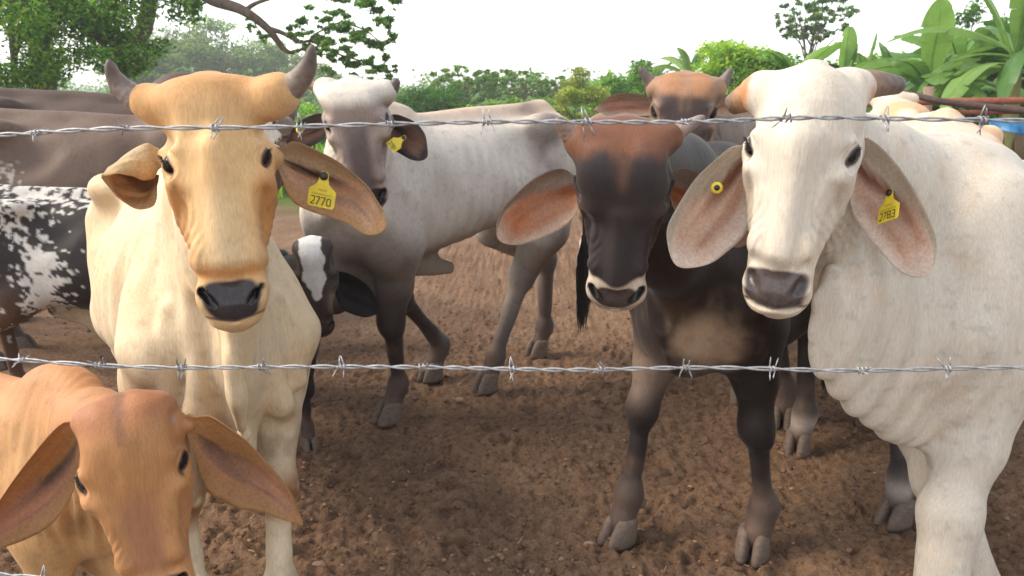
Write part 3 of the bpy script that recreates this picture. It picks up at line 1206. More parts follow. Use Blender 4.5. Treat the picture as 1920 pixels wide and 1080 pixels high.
def button_tag(cow, c, nm, r):
    nm = nrm(nm)
    e1 = nrm(np.cross(nm, (0, 0, 1)))
    e2 = np.cross(nm, e1)
    a = np.arange(20) * 2 * math.pi / 20
    ring = lambda rr, z: np.array([np.asarray(c) + e1 * rr * math.cos(t) + e2 * rr * math.sin(t) + nm * z for t in a])
    vv = np.concatenate([ring(r, 0), ring(r, .003), ring(r * .8, .006), ring(r * .5, .0065)])
    ff = [(i * 20 + j, i * 20 + (j + 1) % 20, (i + 1) * 20 + (j + 1) % 20, (i + 1) * 20 + j) for i in range(3) for j in range(20)] + [tuple(60 + j for j in range(20))]
    o = mesh_from('ear_tag', vv, ff, M['tag'], cow.root, cow.L)
    vv = np.concatenate([ring(r * .5, .0066), ring(r * .45, .009)])
    mesh_from('stud', vv, [(j, (j + 1) % 20, 20 + (j + 1) % 20, 20 + j) for j in range(20)] + [tuple(20 + j for j in range(20))], M['stud'], o, cow.L)
    return o
# ------------------------------------------------------------------ ground
_hr = np.random.default_rng(15)
HOOFPRINTS = [(float(_hr.uniform(-1.6, 1.9)), float(_hr.uniform(1.9, 5.2)), float(_hr.uniform(0, 6.28)), float(_hr.uniform(.010, .024))) for _ in range(150)]


def ground_h(x, y):
    p = np.stack([x, y, np.zeros_like(x)], 1)
    near = 1 / (1 + (np.hypot(x, y) / 14) ** 2)
    h = .022 * fbm(p, 1.3, 2, 3) + .016 * fbm(p, 4.5, 2, 9)
    r = 1 - np.abs(vnoise(p, 9.0, 21))
    r2 = 1 - np.abs(vnoise(p, 17.0, 25))
    h = h + .016 * (r * r - .4) * (.5 + .5 * vnoise(p, 2.1, 33)) + .011 * (r2 * r2 - .4) + .014 * (np.abs(vnoise(p, 15, 41)) + .8 * np.abs(vnoise(p, 29, 43)) - .5) + .012 * fbm(p, 34, 2, 47, .7)
    for hx_, hy_, ha_, hd_ in HOOFPRINTS:
        m = np.flatnonzero((np.abs(x - hx_) < .12) & (np.abs(y - hy_) < .12))
        if not len(m):
            continue
        ux = (x[m] - hx_) * math.cos(ha_) + (y[m] - hy_) * math.sin(ha_)
        uy = -(x[m] - hx_) * math.sin(ha_) + (y[m] - hy_) * math.cos(ha_)
        e_ = np.sqrt((ux / .060) ** 2 + ((np.abs(uy) - .026) / .026) ** 2)
        h[m] += -hd_ * (1 - sstep(.6, 1.15, e_)) + hd_ * .45 * np.exp(-((e_ - 1.45) / .35) ** 2)
    return h * near - .002


def build_ground():
    def axis(lo, hi, step, far, grow):
        a = list(np.arange(lo, hi, step))
        d, x = step, a[-1]
        up = []
        while x < far:
            d *= grow
            x += d
            up.append(x)
        d, x = step, a[0]
        dn = []
        while x > -far:
            d *= grow
            x -= d
            dn.append(x)
        return np.array(dn[::-1] + a + up)
    xs = axis(-1.9, 2.1, .0105, 1400, 1.10)
    ys = axis(1.8, 4.6, .0105, 1300, 1.055)
    ys = ys[ys > -60]
    X, Y = np.meshgrid(xs, ys)
    v = np.stack([X.ravel(), Y.ravel(), ground_h(X.ravel(), Y.ravel())], 1)
    nx, ny = len(xs), len(ys)
    i = np.arange(nx * ny).reshape(ny, nx)
    f = np.stack([i[:-1, :-1].ravel(), i[:-1, 1:].ravel(), i[1:, 1:].ravel(), i[1:, :-1].ravel()], 1)
    m = bpy.data.materials.new('soil')
    m.use_nodes = True
    N, L = m.node_tree.nodes, m.node_tree.links
    b = N['Principled BSDF']
    b.inputs['Roughness'].default_value = .92
    b.inputs['Specular IOR Level'].default_value = .2
    tc = N.new('ShaderNodeTexCoord')

    def noise(sc, det, rough=.6):
        t = N.new('ShaderNodeTexNoise')
        t.inputs['Scale'].default_value = sc
        t.inputs['Detail'].default_value = det
        t.inputs['Roughness'].default_value = rough
        L.new(tc.outputs['Object'], t.inputs['Vector'])
        return t.outputs['Fac']

    def ramp(fac, stops):
        r = N.new('ShaderNodeValToRGB')
        while len(r.color_ramp.elements) < len(stops):
            r.color_ramp.elements.new(.5)
        for e, (p, c) in zip(r.color_ramp.elements, stops):
            e.position = p
            e.color = (*c, 1)
        L.new(fac, r.inputs[0])
        return r.outputs[0]

    def mix(fac, a, c, mode='MIX'):
        x = N.new('ShaderNodeMix')
        x.data_type = 'RGBA'
        x.blend_type = mode
        if isinstance(fac, float):
            x.inputs[0].default_value = fac
        else:
            L.new(fac, x.inputs[0])
        L.new(a, x.inputs[6])
        L.new(c, x.inputs[7])
        return x.outputs[2]
    base = ramp(noise(1.6, 6), [(.30, C(132, 103, 82)), (.5, C(150, 119, 95)), (.72, C(164, 132, 106))])
    fine = ramp(noise(46, 9, .75), [(.36, (.34, .32, .30)), (.48, (.92, .92, .92)), (.72, (1.22, 1.18, 1.12))])  # dark stop paints shade of pits between crumbs into the soil colour
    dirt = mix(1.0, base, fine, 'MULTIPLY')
    grit = ramp(noise(260, 3, .7), [(.66, (0, 0, 0)), (.74, (1, 1, 1))])
    straw = N.new('ShaderNodeRGB')
    straw.outputs[0].default_value = (*C(176, 146, 112), 1)
    gm = N.new('ShaderNodeMath')
    gm.operation = 'MULTIPLY'
    gm.inputs[1].default_value = .55
    L.new(grit, gm.inputs[0])
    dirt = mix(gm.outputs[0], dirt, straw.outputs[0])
    # pasture beyond the pen
    grass = ramp(noise(.9, 8), [(.3, C(70, 92, 34)), (.55, C(108, 132, 50)), (.75, C(150, 160, 76))])
    sep = N.new('ShaderNodeSeparateXYZ')
    L.new(tc.outputs['Object'], sep.inputs[0])
    ad = N.new('ShaderNodeMath')
    ad.operation = 'MULTIPLY_ADD'
    L.new(noise(.5, 4), ad.inputs[0])
    ad.inputs[1].default_value = 5.0
    L.new(sep.outputs['Y'], ad.inputs[2])
    mr = N.new('ShaderNodeMapRange')
    mr.inputs['From Min'].default_value = 12.5
    mr.inputs['From Max'].default_value = 14.0
    L.new(ad.outputs[0], mr.inputs['Value'])
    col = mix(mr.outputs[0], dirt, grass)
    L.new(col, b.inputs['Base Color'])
    bp = N.new('ShaderNodeBump')
    bp.inputs['Strength'].default_value = 1.0
    bp.inputs['Distance'].default_value = .02
    L.new(noise(70, 6, .65), bp.inputs['Height'])
    bp2 = N.new('ShaderNodeBump')
    bp2.inputs['Strength'].default_value = .6
    bp2.inputs['Distance'].default_value = .004
    L.new(noise(320, 3), bp2.inputs['Height'])
    L.new(bp.outputs[0], bp2.inputs['Normal'])
    L.new(bp2.outputs[0], b.inputs['Normal'])
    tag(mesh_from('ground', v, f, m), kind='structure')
    M['soil'] = m


def ico():
    bm = bmesh.new()
    bmesh.ops.create_icosphere(bm, subdivisions=1, radius=1)
    v = np.array([x.co[:] for x in bm.verts])
    f = [[q.index for q in x.verts] for x in bm.faces]
    bm.free()
    return v, np.array(f)


def build_crumbs():
    rng = np.random.default_rng(5)
    n = 17000
    d = 1.9 + (rng.random(n) ** 1.7) * 6.5
    x = (rng.random(n) * 2 - 1) * .78 * d
    cl = vnoise(np.stack([x, d, x * 0], 1), 3.0, 4)
    keep = rng.random(n) < .35 + .6 * np.clip(cl + .3, 0, 1)
    x, d = x[keep], d[keep]
    n = len(x)
    r = .0028 + .010 * rng.random(n) ** 3.5
    V0, F0 = ico()
    V0b, F0b = V0, F0
    jit = 1 + .35 * (rng.random((n, len(V0), 1)) - .5) * 2
    sq = np.stack([.8 + .5 * rng.random(n), .8 + .5 * rng.random(n), .45 + .35 * rng.random(n)], 1)
    v = V0[None] * jit * sq[:, None, :] * r[:, None, None]
    z = ground_h(x, d)
    v = v + np.stack([x, d, z + r * .25], 1)[:, None, :]
    f = (F0[None] + (np.arange(n) * len(V0))[:, None, None]).reshape(-1, 3)
    pal = np.array([C(130, 100, 80), C(154, 120, 96), C(108, 82, 66), C(172, 138, 110), C(190, 164, 136)])
    ci = pal[rng.choice(5, n, p=[.38, .30, .28, .03, .01])]
    ns = 420
    sx = rng.uniform(-1, 1, ns)
    sy = 2.0 + rng.random(ns) ** 1.5 * 5
    sx = sx * .72 * sy
    sa = rng.random(ns) * 6.283
    sl, sw = rng.uniform(.004, .016, ns), rng.uniform(.0007, .0014, ns)
    dd, ww = np.stack([np.cos(sa), np.sin(sa), rng.normal(0, .18, ns)], 1), np.stack([-np.sin(sa), np.cos(sa), np.zeros(ns)], 1)
    sc_ = np.stack([sx, sy, ground_h(sx, sy) + .005], 1)
    sv = np.stack([sc_ - dd * sl[:, None] - ww * sw[:, None], sc_ + dd * sl[:, None] - ww * sw[:, None], sc_ + dd * sl[:, None] + ww * sw[:, None] + np.array([0, 0, .001]), sc_ - dd * sl[:, None] + ww * sw[:, None] + np.array([0, 0, .001])], 1)
    nb = n * len(V0)
    q4 = np.arange(ns * 4).reshape(-1, 4) + nb
    f = np.concatenate([f, q4[:, :3], q4[:, [0, 2, 3]]])
    v = np.concatenate([v.reshape(-1, 3), sv.reshape(-1, 3)])
    cc_ = np.concatenate([np.repeat(ci, len(V0), 0), np.repeat(np.array([C(190, 164, 124), C(150, 122, 90), C(210, 188, 150)])[rng.integers(0, 3, ns)], 4, 0)])
    m = mat('soil_crumb', rough=.95, attr='Col', noise=[(120, .7, 1.2, 3)], spec=.2)
    o = mesh_from('soil_crumbs', v.reshape(-1, 3), f, m, attrs={'Col': ('FLOAT_COLOR', cc_)})
    tag(o, 'small brown soil crumbs and straw bits scattered over the pen floor', 'soil', kind='stuff')
    # a few pebbles one can pick out
    ms = mat('stone', base=C(158, 132, 112), rough=.85, noise=[(60, .7, 1.2, 4)], bump=[(80, .5, .004, 4)])
    for (px, py, rr, lab) in ((862, 757, .020, 'pale pebble lying between the grey cow\'s feet'), (90, 0, 0, ''), (598, 1074, .022, 'light stone at the bottom edge left of centre'),
                              (1104, 1030, .015, 'round pale pebble beside the dark cow\'s left hoof in the picture')):
        if not rr:
            continue
        g = G(px, py)
        V1 = V0 * (1 + .3 * (rng.random((len(V0), 1)) - .5)) * np.array([1.35, 1, .7]) * rr
        bm = bmesh.new()
        vs_ = [bm.verts.new(q) for q in V1]
        for q in F0:
            bm.faces.new([vs_[k] for k in q])
        bmesh.ops.subdivide_edges(bm, edges=bm.edges[:], cuts=1, use_grid_fill=True, smooth=.6)
        me = bpy.data.meshes.new('stone')
        bm.to_mesh(me)
        bm.free()
        me.polygons.foreach_set('use_smooth', np.ones(len(me.polygons), bool))
        me.materials.append(ms)
        o = bpy.data.objects.new('stone', me)
        COL.objects.link(o)
        o.location = (g[0], g[1], float(ground_h(np.array([g[0]]), np.array([g[1]]))[0]) + rr * .35)
        tag(o, lab, 'stone', 'loose stones on the pen floor')


# ------------------------------------------------------------------ vegetation
def leaf_mat(name, rough=.55, trans=.52):
    return mat(name, rough=rough, attr='Col', noise=[(6, .75, 1.2, 2)], trans=trans, spec=.35)


M['leaf'] = leaf_mat('leaf')
M['bark'] = mat('bark', base=C(104, 88, 74), rough=.9, noise=[(14, .6, 1.25, 5)], bump=[(24, .8, .02, 5)], stretch=(1, 1, .3))


def leaves(rng, pos, size, cols, flat_=.5, aspect=.45, droop=0.0, jitter=.35):
    """a cloud of small folded leaves at the given points"""
    n = len(pos)
    a = rng.random(n) * 2 * math.pi
    el = rng.normal(-droop, .55, n)
    d = np.stack([np.cos(a) * np.cos(el), np.sin(a) * np.cos(el), np.sin(el)], 1)
    up = np.stack([rng.normal(0, 1 - flat_, n), rng.normal(0, 1 - flat_, n), np.ones(n)], 1)
    sd = np.cross(d, up)
    sd /= np.linalg.norm(sd, axis=1)[:, None] + 1e-9
    nm = np.cross(sd, d)
    L = size * (1 + jitter * (rng.random(n) * 2 - 1))
    w = L * aspect
    b = pos - d * L[:, None] * .5
    v = np.stack([b, b + d * (L * .45)[:, None] + sd * w[:, None] * .5 + nm * (w * .18)[:, None], b + d * L[:, None] - nm * (L * .08)[:, None], b + d * (L * .45)[:, None] - sd * w[:, None] * .5 + nm * (w * .18)[:, None]], 1)
    cols = np.asarray(cols)
    c = cols[rng.integers(0, len(cols), n)] * (1 + .22 * (rng.random((n, 1)) * 2 - 1))
    f = np.arange(n * 4).reshape(-1, 4)
    return v.reshape(-1, 3), f, np.repeat(np.clip(c, .002, 1), 4, 0)


def clump_points(rng, centers, radii, n, shell=.45):
    """points spread through ellipsoidal clumps, denser towards their outside"""
    centers = np.asarray(centers, float)
    radii = np.asarray(radii, float)
    vol = radii.prod(1) ** (2 / 3)
    k = rng.choice(len(centers), n, p=vol / vol.sum())
    d = rng.normal(size=(n, 3))
    d /= np.linalg.norm(d, axis=1)[:, None]
    r = shell + (1 - shell) * rng.random(n) ** .6
    r = r * (.75 + .35 * rng.random(n))
    return centers[k] + d * r[:, None] * radii[k], k


def tree(name, label, base, height, crown_c, crown_r, nclump, nleaf, lsize, cols, seed, trunk_r=.12, group='trees and shrubs behind the pen', clump=.34, limbs=7, aspect=.45, flat_=.5, droop=0.1, cat='tree', trunk_to=None, shell=.35, extra_clumps=None, gap=1.0):
    rng = np.random.default_rng(seed)
    base = np.asarray(base, float)
    cc, cr = np.asarray(crown_c, float), np.asarray(crown_r, float)
    t = thing(name, label, cat, base, group)
    cs = []
    while len(cs) < nclump:
        q = rng.uniform(-1, 1, 3)
        if .15 < np.linalg.norm(q) < 1:
            cs.append(cc + q * cr * gap)
    cs = np.array(cs)
    rr = np.stack([np.full(len(cs), cr.min() * clump)] * 3, 1) * rng.uniform(.5, 1.45, (len(cs), 3)) * np.array([1.25, 1.25, .8])
    if extra_clumps is not None:
        cs = np.vstack([cs, [e[0] for e in extra_clumps]])
        rr = np.vstack([rr, [e[1] for e in extra_clumps]])
    tb = MB()
    top = np.asarray(trunk_to if trunk_to is not None else cc - np.array([0, 0, cr[2] * .25]), float)
    mid = (base + top) / 2 + rng.normal(0, .04, 3) * height * np.array([1, 1, 0])
    trunk = crom([base - np.array([0, 0, .1]), mid, top], 12)
    tb.tube(trunk, np.linspace(trunk_r, trunk_r * .55, 12), 10)
    for k in range(limbs):
        st = trunk[int(rng.integers(6, 12))]
        en = cs[int(rng.integers(0, len(cs)))]
        m_ = (st + en) / 2 + rng.normal(0, .06, 3) * cr.mean()
        tb.tube(crom([st, m_, en], 9), np.linspace(trunk_r * .42, trunk_r * .10, 9), 6)
    tb.build('trunk', M['bark'], t, base)
    p, k = clump_points(rng, cs, rr, nleaf, shell)
    tone = rng.uniform(.75, 1.25, len(cs))[k]
    v, f, c = leaves(rng, p, lsize, cols, flat_, aspect, droop)
    c = np.clip(c * np.repeat(tone, 4)[:, None], .002, 1)
    mesh_from('crown', v, f, M['leaf'], t, base, False, {'Col': ('FLOAT_COLOR', c)})
    return t


GREEN = [C(96, 154, 50), C(118, 178, 58), C(82, 138, 46), C(146, 198, 74)]
BRIGHT = [C(154, 206, 62), C(176, 218, 76), C(128, 186, 54), C(196, 222, 92)]
YELLOW = [C(182, 202, 80), C(202, 214, 100), C(160, 188, 70), C(214, 218, 118)]
DEEP = [C(66, 118, 44), C(84, 138, 50), C(56, 100, 40), C(102, 156, 58)]
OLIVE = [C(116, 154, 70), C(138, 174, 84), C(98, 136, 60), C(160, 188, 100)]


def build_trees():
    # big tree on the left: foliage hangs into the picture
    b = P(96, 420, 13.0)
    b[2] = 0
    cl = []
    rng = np.random.default_rng(3)
    for (px, py, d, r) in ((20, 60, 12.4, .9), (110, 40, 12.8, 1.0), (60, 110, 12.2, .75), (150, 95, 12.6, .8), (215, 120, 13.0, .6), (250, 50, 13.4, .85), (310, 20, 13.6, .6),
                           (180, 0, 13.2, 1.0), (-40, 20, 12.5, 1.0), (20, 0, 13.0, 1.0), (320, -30, 13.6, .7), (90, 150, 12.6, .45), (280, 95, 13.4, .5), (-30, 120, 12.4, .7), (240, -20, 13.2, .8), (10, 135, 12.4, .5)):
        for _ in range(3):
            q = P(px, py, d) + rng.normal(0, .35, 3) * r
            cl.append((q, np.array([r, r, r * .55]) * rng.uniform(.4, .7)))
    t = tree('broadleaf_tree', 'big leafy tree filling the top left corner', b, 6, b + np.array([-.6, .5, 5.6]), (3.0, 2.4, 2.2), 46, 80000, .088, GREEN + BRIGHT + DEEP[1:3], 11, .24, clump=.30, limbs=12, aspect=.5, extra_clumps=cl, trunk_to=b + np.array([.2, .2, 4.4]), shell=.2)
    # spreading tree whose bare limb reaches over the middle
    b2 = P(250, 420, 15.5)
    b2[2] = 0
    t2 = thing('spreading_tree', 'spreading tree whose forked bare limb hangs over the grey cow\'s head', 'tree', b2, 'trees and shrubs behind the pen')
    tb = MB()
    trunk = crom([b2, b2 + np.array([.1, 0, 2.2]), P(268, 60, 15.5), P(290, -60, 15.0)], 14)
    tb.tube(trunk, np.linspace(.20, .13, 14), 10)
    D = 12.5
    main = [P(290, -60, 15.0), P(345, -35, 14.0), P(395, -2, 13.0), P(452, 18, D), P(500, 52, D), P(532, 92, D), P(552, 100, D)]
    tb.tube(crom(main, 40), np.interp(np.linspace(0, 1, 40), [0, .5, .75, 1], [.13, .075, .05, .018]), 9)
    br = [([P(458, 20, D), P(480, 6, D), P(512, -4, D), P(560, -14, D)], .04), ([P(500, 52, D), P(530, 62, D), P(560, 78, D), P(582, 76, D), P(620, 70, 12.3)], .04), ([P(545, 98, D), P(575, 88, D), P(588, 66, 12.4), P(640, 40, 12.2)], .026),
          ([P(560, -14, D), P(620, -10, 12.3), P(680, 0, 12.2), P(730, -5, 12.2)], .022), ([P(582, 76, D), P(630, 100, 12.2), P(690, 118, 12.1), P(745, 138, 12.1)], .018), ([P(640, 40, 12.2), P(690, 60, 12.1), P(725, 95, 12.1)], .016),
          ([P(470, 24, D), P(478, 45, D), P(490, 62, D)], .014), ([P(395, -2, 13.0), P(380, 8, 13), P(362, 30, 13)], .02)]
    for pts, r in br:
        tb.tube(crom(pts, 16), np.linspace(r, r * .35, 16), 7)
    tb.build('trunk', M['bark'], t2, b2)
    cs, rr = [], []
    rng = np.random.default_rng(21)
    for (px, py, w, h) in ((600, 60, 40, 14), (640, 40, 46, 16), (690, 8, 40, 14), (730, 2, 34, 12), (640, 78, 50, 16), (690, 70, 40, 18), (720, 95, 22, 22), (655, 112, 50, 16), (610, 100, 30, 14), (700, 128, 40, 14), (730, 140, 26, 8), (630, 136, 36, 12), (665, 140, 44, 10),
                           (575, 70, 24, 10), (548, 62, 20, 10), (585, 96, 22, 12), (650, -6, 40, 12), (600, -14, 40, 10), (478, 52, 16, 10), (492, 66, 14, 8), (362, 14, 20, 16), (350, -10, 30, 20), (716, 40, 26, 14), (560, 84, 16, 8), (610, 22, 30, 10), (570, 50, 20, 8)):
        for _ in range(6):
            q = P(px + rng.normal(0, w * .5), py + rng.normal(0, h * .9), 12.2 + rng.normal(0, .45))
            cs.append(q)
            rr.append(np.array([w * .8, w, h * 1.1]) / 1500 * 12.2 * rng.uniform(.16, .55))
    p, k = clump_points(rng, cs, rr, 9500, .0)
    tone = rng.uniform(.7, 1.2, len(cs))[k]
    v, f, c = leaves(rng, p, .075, OLIVE + GREEN[:2] + DEEP[:2], .4, .42, .25)
    mesh_from('crown', v, f, M['leaf'], t2, b2, False, {'Col': ('FLOAT_COLOR', np.clip(c * np.repeat(tone, 4)[:, None], .002, 1))})

    def at(px, d):
        q = P(px, 400, d)
        q[2] = 0
        return q

    def zt(py, d):
        return P(960, py, d)[2]
    # pale far trees
    for (px, d, top, w, lab, sd) in ((350, 62, 48, 2.6, 'pale hazy round-topped tree behind the tan cow\'s horns, left one', 31), (430, 66, 42, 3.2, 'pale hazy round-topped tree behind the tan cow\'s horns, tallest', 32), (520, 70, 78, 3.0, 'pale hazy tree low behind the bare limb', 33), (300, 58, 80, 2.5, 'pale hazy tree partly hidden by the top left foliage', 34), (600, 68, 112, 2.6, 'pale hazy low tree behind the grey cow\'s horns', 35)):
        z = zt(top, d)
        c = at(px, d)
        tree('hazy_tree', lab, c, z, c + np.array([0, 0, z * .60]), (w, w, z * .40), 30, 9000, .30, OLIVE, sd, .22, clump=.42, group='hazy trees far behind')
    # middle distance
    def bush(px, d, top, w, lab, cols, sd, n=9000, ls=.12, name='shrub', cl=.4, low=.0, lim=6, nc=26, asp=.45, gp=1.0):
        z = zt(top, d)
        c = at(px, d)
        hh = (z - low) / 2
        return tree(name, lab, c, z, c + np.array([0, 0, low + hh]), (w, w, hh), nc, n, ls, cols, sd, .06 + .01 * w, clump=cl, cat='shrub' if name == 'shrub' else 'tree', limbs=lim, aspect=asp, gap=gp, shell=.0 if name == 'thin_tree' else .3)
    bush(805, 24, 160, .95, 'dense dark green rounded bush left of the grey cow\'s hips', DEEP, 41, 14000, .10, cl=.5, nc=40)
    bush(872, 34, 122, 1.9, 'airy green tree with thin crown behind the grey cow\'s hips', OLIVE + GREEN, 42, 6500, .15, 'thin_tree', .15, .9, 14, 90)
    bush(978, 34, 126, 1.9, 'airy green tree with a bare stem, left of the yellow-green bush', OLIVE + GREEN, 43, 5600, .15, 'thin_tree', .14, 1.2, 14, 84)
    bush(1082, 20, 134, .70, 'bright yellow-green bush left of the horned grey-brown cow', YELLOW, 44, 15000, .085, cl=.34, nc=44)
    bush(1345, 17, 62, .95, 'yellowish green leafy shrub just right of the grey-brown cow\'s horns', BRIGHT + YELLOW[:1], 45, 15000, .11, cl=.36, nc=34)
    bush(1170, 24, 112, 1.5, 'leafy bush above the grey-brown cow\'s left ear in the picture', GREEN + BRIGHT[:1], 46, 11000, .15, cl=.34, nc=34)
    bush(930, 38, 134, 1.6, 'slim airy tree between the two bare-stemmed trees', OLIVE + BRIGHT[:1], 62, 5000, .16, 'thin_tree', .16, 1.2, 14, 70)
    bush(1030, 40, 146, 1.5, 'slim airy tree just left of the yellow-green bush', OLIVE + GREEN[:1], 63, 4600, .16, 'thin_tree', .16, 1.2, 14, 70)
    bush(900, 26, 186, 1.6, 'low bush under the thin trees, left part', GREEN + BRIGHT, 47, 9000, .11)
    bush(990, 25, 182, 1.5, 'low bush under the thin trees, right part', BRIGHT + GREEN, 48, 9000, .11)
    bush(725, 27, 178, 1.6, 'low bush behind the grey cow\'s right horn in the picture', OLIVE + GREEN, 49, 9000, .12)
    bush(590, 22, 178, 1.2, 'bright low bush between the tan horn and the grey cow', BRIGHT + GREEN, 50, 9000, .10)
    bush(1440, 19, 98, 1.3, 'broad green bush below the thin top right tree', GREEN + BRIGHT[:1], 51, 12000, .13)
    bush(1620, 18, 96, 1.7, 'green bush behind the white cow\'s right horn in the picture', GREEN + BRIGHT, 52, 16000, .14)
    bush(1770, 17, 84, 1.8, 'dark green thicket below the big banana plants', GREEN + BRIGHT[:2], 53, 18000, .15)
    bush(1900, 16, 60, 1.4, 'dark green thicket at the right edge', GREEN + BRIGHT[:2], 54, 16000, .15)
    bush(1530, 20, 110, 1.4, 'leafy bush at the foot of the paired banana plants', GREEN + BRIGHT, 55, 10000, .14)
    bush(1790, 21, 8, 1.1, 'tall leafy tree between the two big banana plants', DEEP + GREEN, 56, 9000, .13, 'thin_tree', .28, 1.2, 8, 40)
    bush(1500, 26, -14, 1.25, 'thin dark tree at the top edge above the white cow', DEEP + OLIVE, 57, 3000, .15, 'thin_tree', .15, 3.0, 16, 90)
    bush(1250, 30, 128, 1.8, 'far green bush behind the grey-brown cow\'s poll', GREEN, 58, 9000, .17)
    bush(1040, 44, 176, 3.0, 'far low tree on the skyline left of the yellow-green bush', OLIVE, 59, 9000, .22)
    bush(800, 46, 178, 4.0, 'far low tree on the skyline above the dark rounded bush', OLIVE, 60, 9000, .22)
    # belt of growth behind everything
    rng = np.random.default_rng(77)
    cs, rr = [], []
    for i in range(420):
        x = rng.uniform(-60, 60)
        y = rng.uniform(52, 95)
        h = rng.uniform(1.2, 3.2)
        cs.append((x, y, h * .5))
        rr.append((rng.uniform(1.2, 2.6), 1.5, h * .6))
    p, k = clump_points(rng, cs, rr, 42000, .4)
    v, f, c = leaves(rng, p, .42, OLIVE + GREEN, .5, .5)
    tag(mesh_from('distant_growth', v, f, M['leaf'], None, (0, 0, 0), False, {'Col': ('FLOAT_COLOR', c)}), 'belt of distant green growth along the horizon', 'vegetation', kind='stuff')
    # grass on the pasture
    n = 26000
    y = 9.5 + rng.random(n) ** 1.6 * 26
    x = (rng.random(n) * 2 - 1) * y * .8
    keep = (y + 2.5 * vnoise(np.stack([x, y, x * 0], 1), .5, 4)) > 11.5
    x, y = x[keep], y[keep]
    n = len(x)
    h = rng.uniform(.10, .42, n)
    a = rng.random(n) * 6.283
    w = h * .09
    ln = rng.normal(0, .3, (n, 2)) * h[:, None]
    b0 = np.stack([x - np.cos(a) * w, y - np.sin(a) * w, np.zeros(n)], 1)
    b1 = np.stack([x + np.cos(a) * w, y + np.sin(a) * w, np.zeros(n)], 1)
    m1 = np.stack([x + np.cos(a) * w * .6 + ln[:, 0] * .4, y + np.sin(a) * w * .6 + ln[:, 1] * .4, h * .6], 1)
    tp = np.stack([x + ln[:, 0], y + ln[:, 1], h], 1)
    v = np.stack([b0, b1, m1, tp], 1).reshape(-1, 3)
    c = np.repeat(np.array(BRIGHT + GREEN + YELLOW[:2])[rng.integers(0, 10, n)], 4, 0)
    tag(mesh_from('pasture_grass', v, np.arange(n * 4).reshape(-1, 4), M['leaf'], None, (0, 0, 0), False, {'Col': ('FLOAT_COLOR', c)}), 'rough green grass growing beyond the bare pen floor', 'grass', kind='stuff')


M['banana'] = mat('banana', rough=.42, attr='Col', noise=[(5, .85, 1.12, 3), (60, .90, 1.08, 1)], trans=.45, spec=.5, stretch=(1, 1, 1))
M['stem'] = mat('stem', base=C(128, 128, 74), rough=.7, noise=[(9, .6, 1.25, 4)], bump=[(14, .5, .02, 3)], stretch=(1, 1, .25))


def banana(label, base, h, leaves_, seed, col=(104, 140, 60), col2=(64, 100, 46), stem_r=.10, dead=2):
    """leaves_: list of (azimuth deg, initial elevation deg, length, droop, width)"""
    rng = np.random.default_rng(seed)
    base = np.asarray(base, float)
    t = thing('banana_plant', label, 'banana plant', base, 'banana plants behind the pen')
    tb = MB()
    top = base + np.array([rng.normal(0, .05), rng.normal(0, .05), h])
    pts = crom([base - np.array([0, 0, .05]), (base + top) / 2 + rng.normal(0, .03, 3), top], 12)
    tb.tube(pts, np.linspace(stem_r, stem_r * .55, 12), 12)
    tb.build('stem', M['stem'], t, base)
    allv = list(leaves_) + [(rng.uniform(0, 360), -55, 1.0, .5, .22) for _ in range(dead)]
    for li, (az, el, L, droop, wd) in enumerate(allv):
        isdead = li >= len(leaves_)
        a, e = math.radians(az), math.radians(el)
        n = 26
        pos = top - np.array([0, 0, rng.uniform(0, .25) + (.5 if isdead else 0)])
        mid = [pos.copy()]
        for i in range(n - 1):
            e2 = e - droop * (i / (n - 1)) ** 1.3 * 1.6
            d = np.array([math.sin(a) * math.cos(e2), -math.cos(a) * math.cos(e2), math.sin(e2)])
            pos = pos + d * L / (n - 1)
            mid.append(pos.copy())
        mid = np.array(mid)
        tg = np.gradient(mid, axis=0)
        tg /= np.linalg.norm(tg, axis=1)[:, None]
        side0 = np.array([math.cos(a), math.sin(a), 0])
        tw = rng.normal(0, .5)
        u = np.linspace(0, 1, n)
        w = wd * np.clip(np.sin(np.pi * np.clip((u - .10) / .92, 0, 1)) ** .55, 0, 1)
        w[u < .12] = 0.01
        mb = MB()
        cb, cr2 = (C(*col), C(*col2))
        k = rng.random()
        base_c = (cb * (1 - k) + cr2 * k) if not isdead else C(140, 108, 66)
        mb.tube(mid, np.interp(u, [0, .3, 1], [.030, .016, .004]), 6, False, np.clip(base_c * 1.35, 0, 1))
        for sgn in (1, -1):
            i = 2
            while i < n - 1:
                seg = int(rng.integers(2, 7)) if rng.random() < .75 else int(rng.integers(5, 12))
                j = min(i + seg, n - 1)
                fold = rng.uniform(.05, .45) + (.8 if isdead else 0)
                vv = []
                for q in range(i, j + 1):
                    nn = np.cross(side0, tg[q])
                    s_ = nrm(side0 * math.cos(tw) + nn * math.sin(tw))
                    nn2 = np.cross(s_, tg[q])
                    if nn2[2] > 0:
                        nn2 = -nn2
                    gapk = .93 if q == j and j < n - 1 else 1.0
                    sw = tg[q] * w[q] * .25
                    p1 = mid[q] + sgn * s_ * w[q] * .5 * gapk + nn2 * w[q] * .10 * fold + sw * .5
                    p2 = mid[q] + sgn * s_ * w[q] * math.cos(fold * .8) * gapk + nn2 * w[q] * fold * .75 + sw
                    vv += [mid[q], p1, p2]
                m_ = j - i + 1
                ff = []
                for q in range(m_ - 1):
                    ff += [(q * 3, q * 3 + 1, q * 3 + 4, q * 3 + 3), (q * 3 + 1, q * 3 + 2, q * 3 + 5, q * 3 + 4)]
                mb.add(np.array(vv), ff, np.clip(base_c * rng.uniform(.85, 1.15), .002, 1))
                i = j
        mb.build('leaf', M['banana'], t, base)
    return t


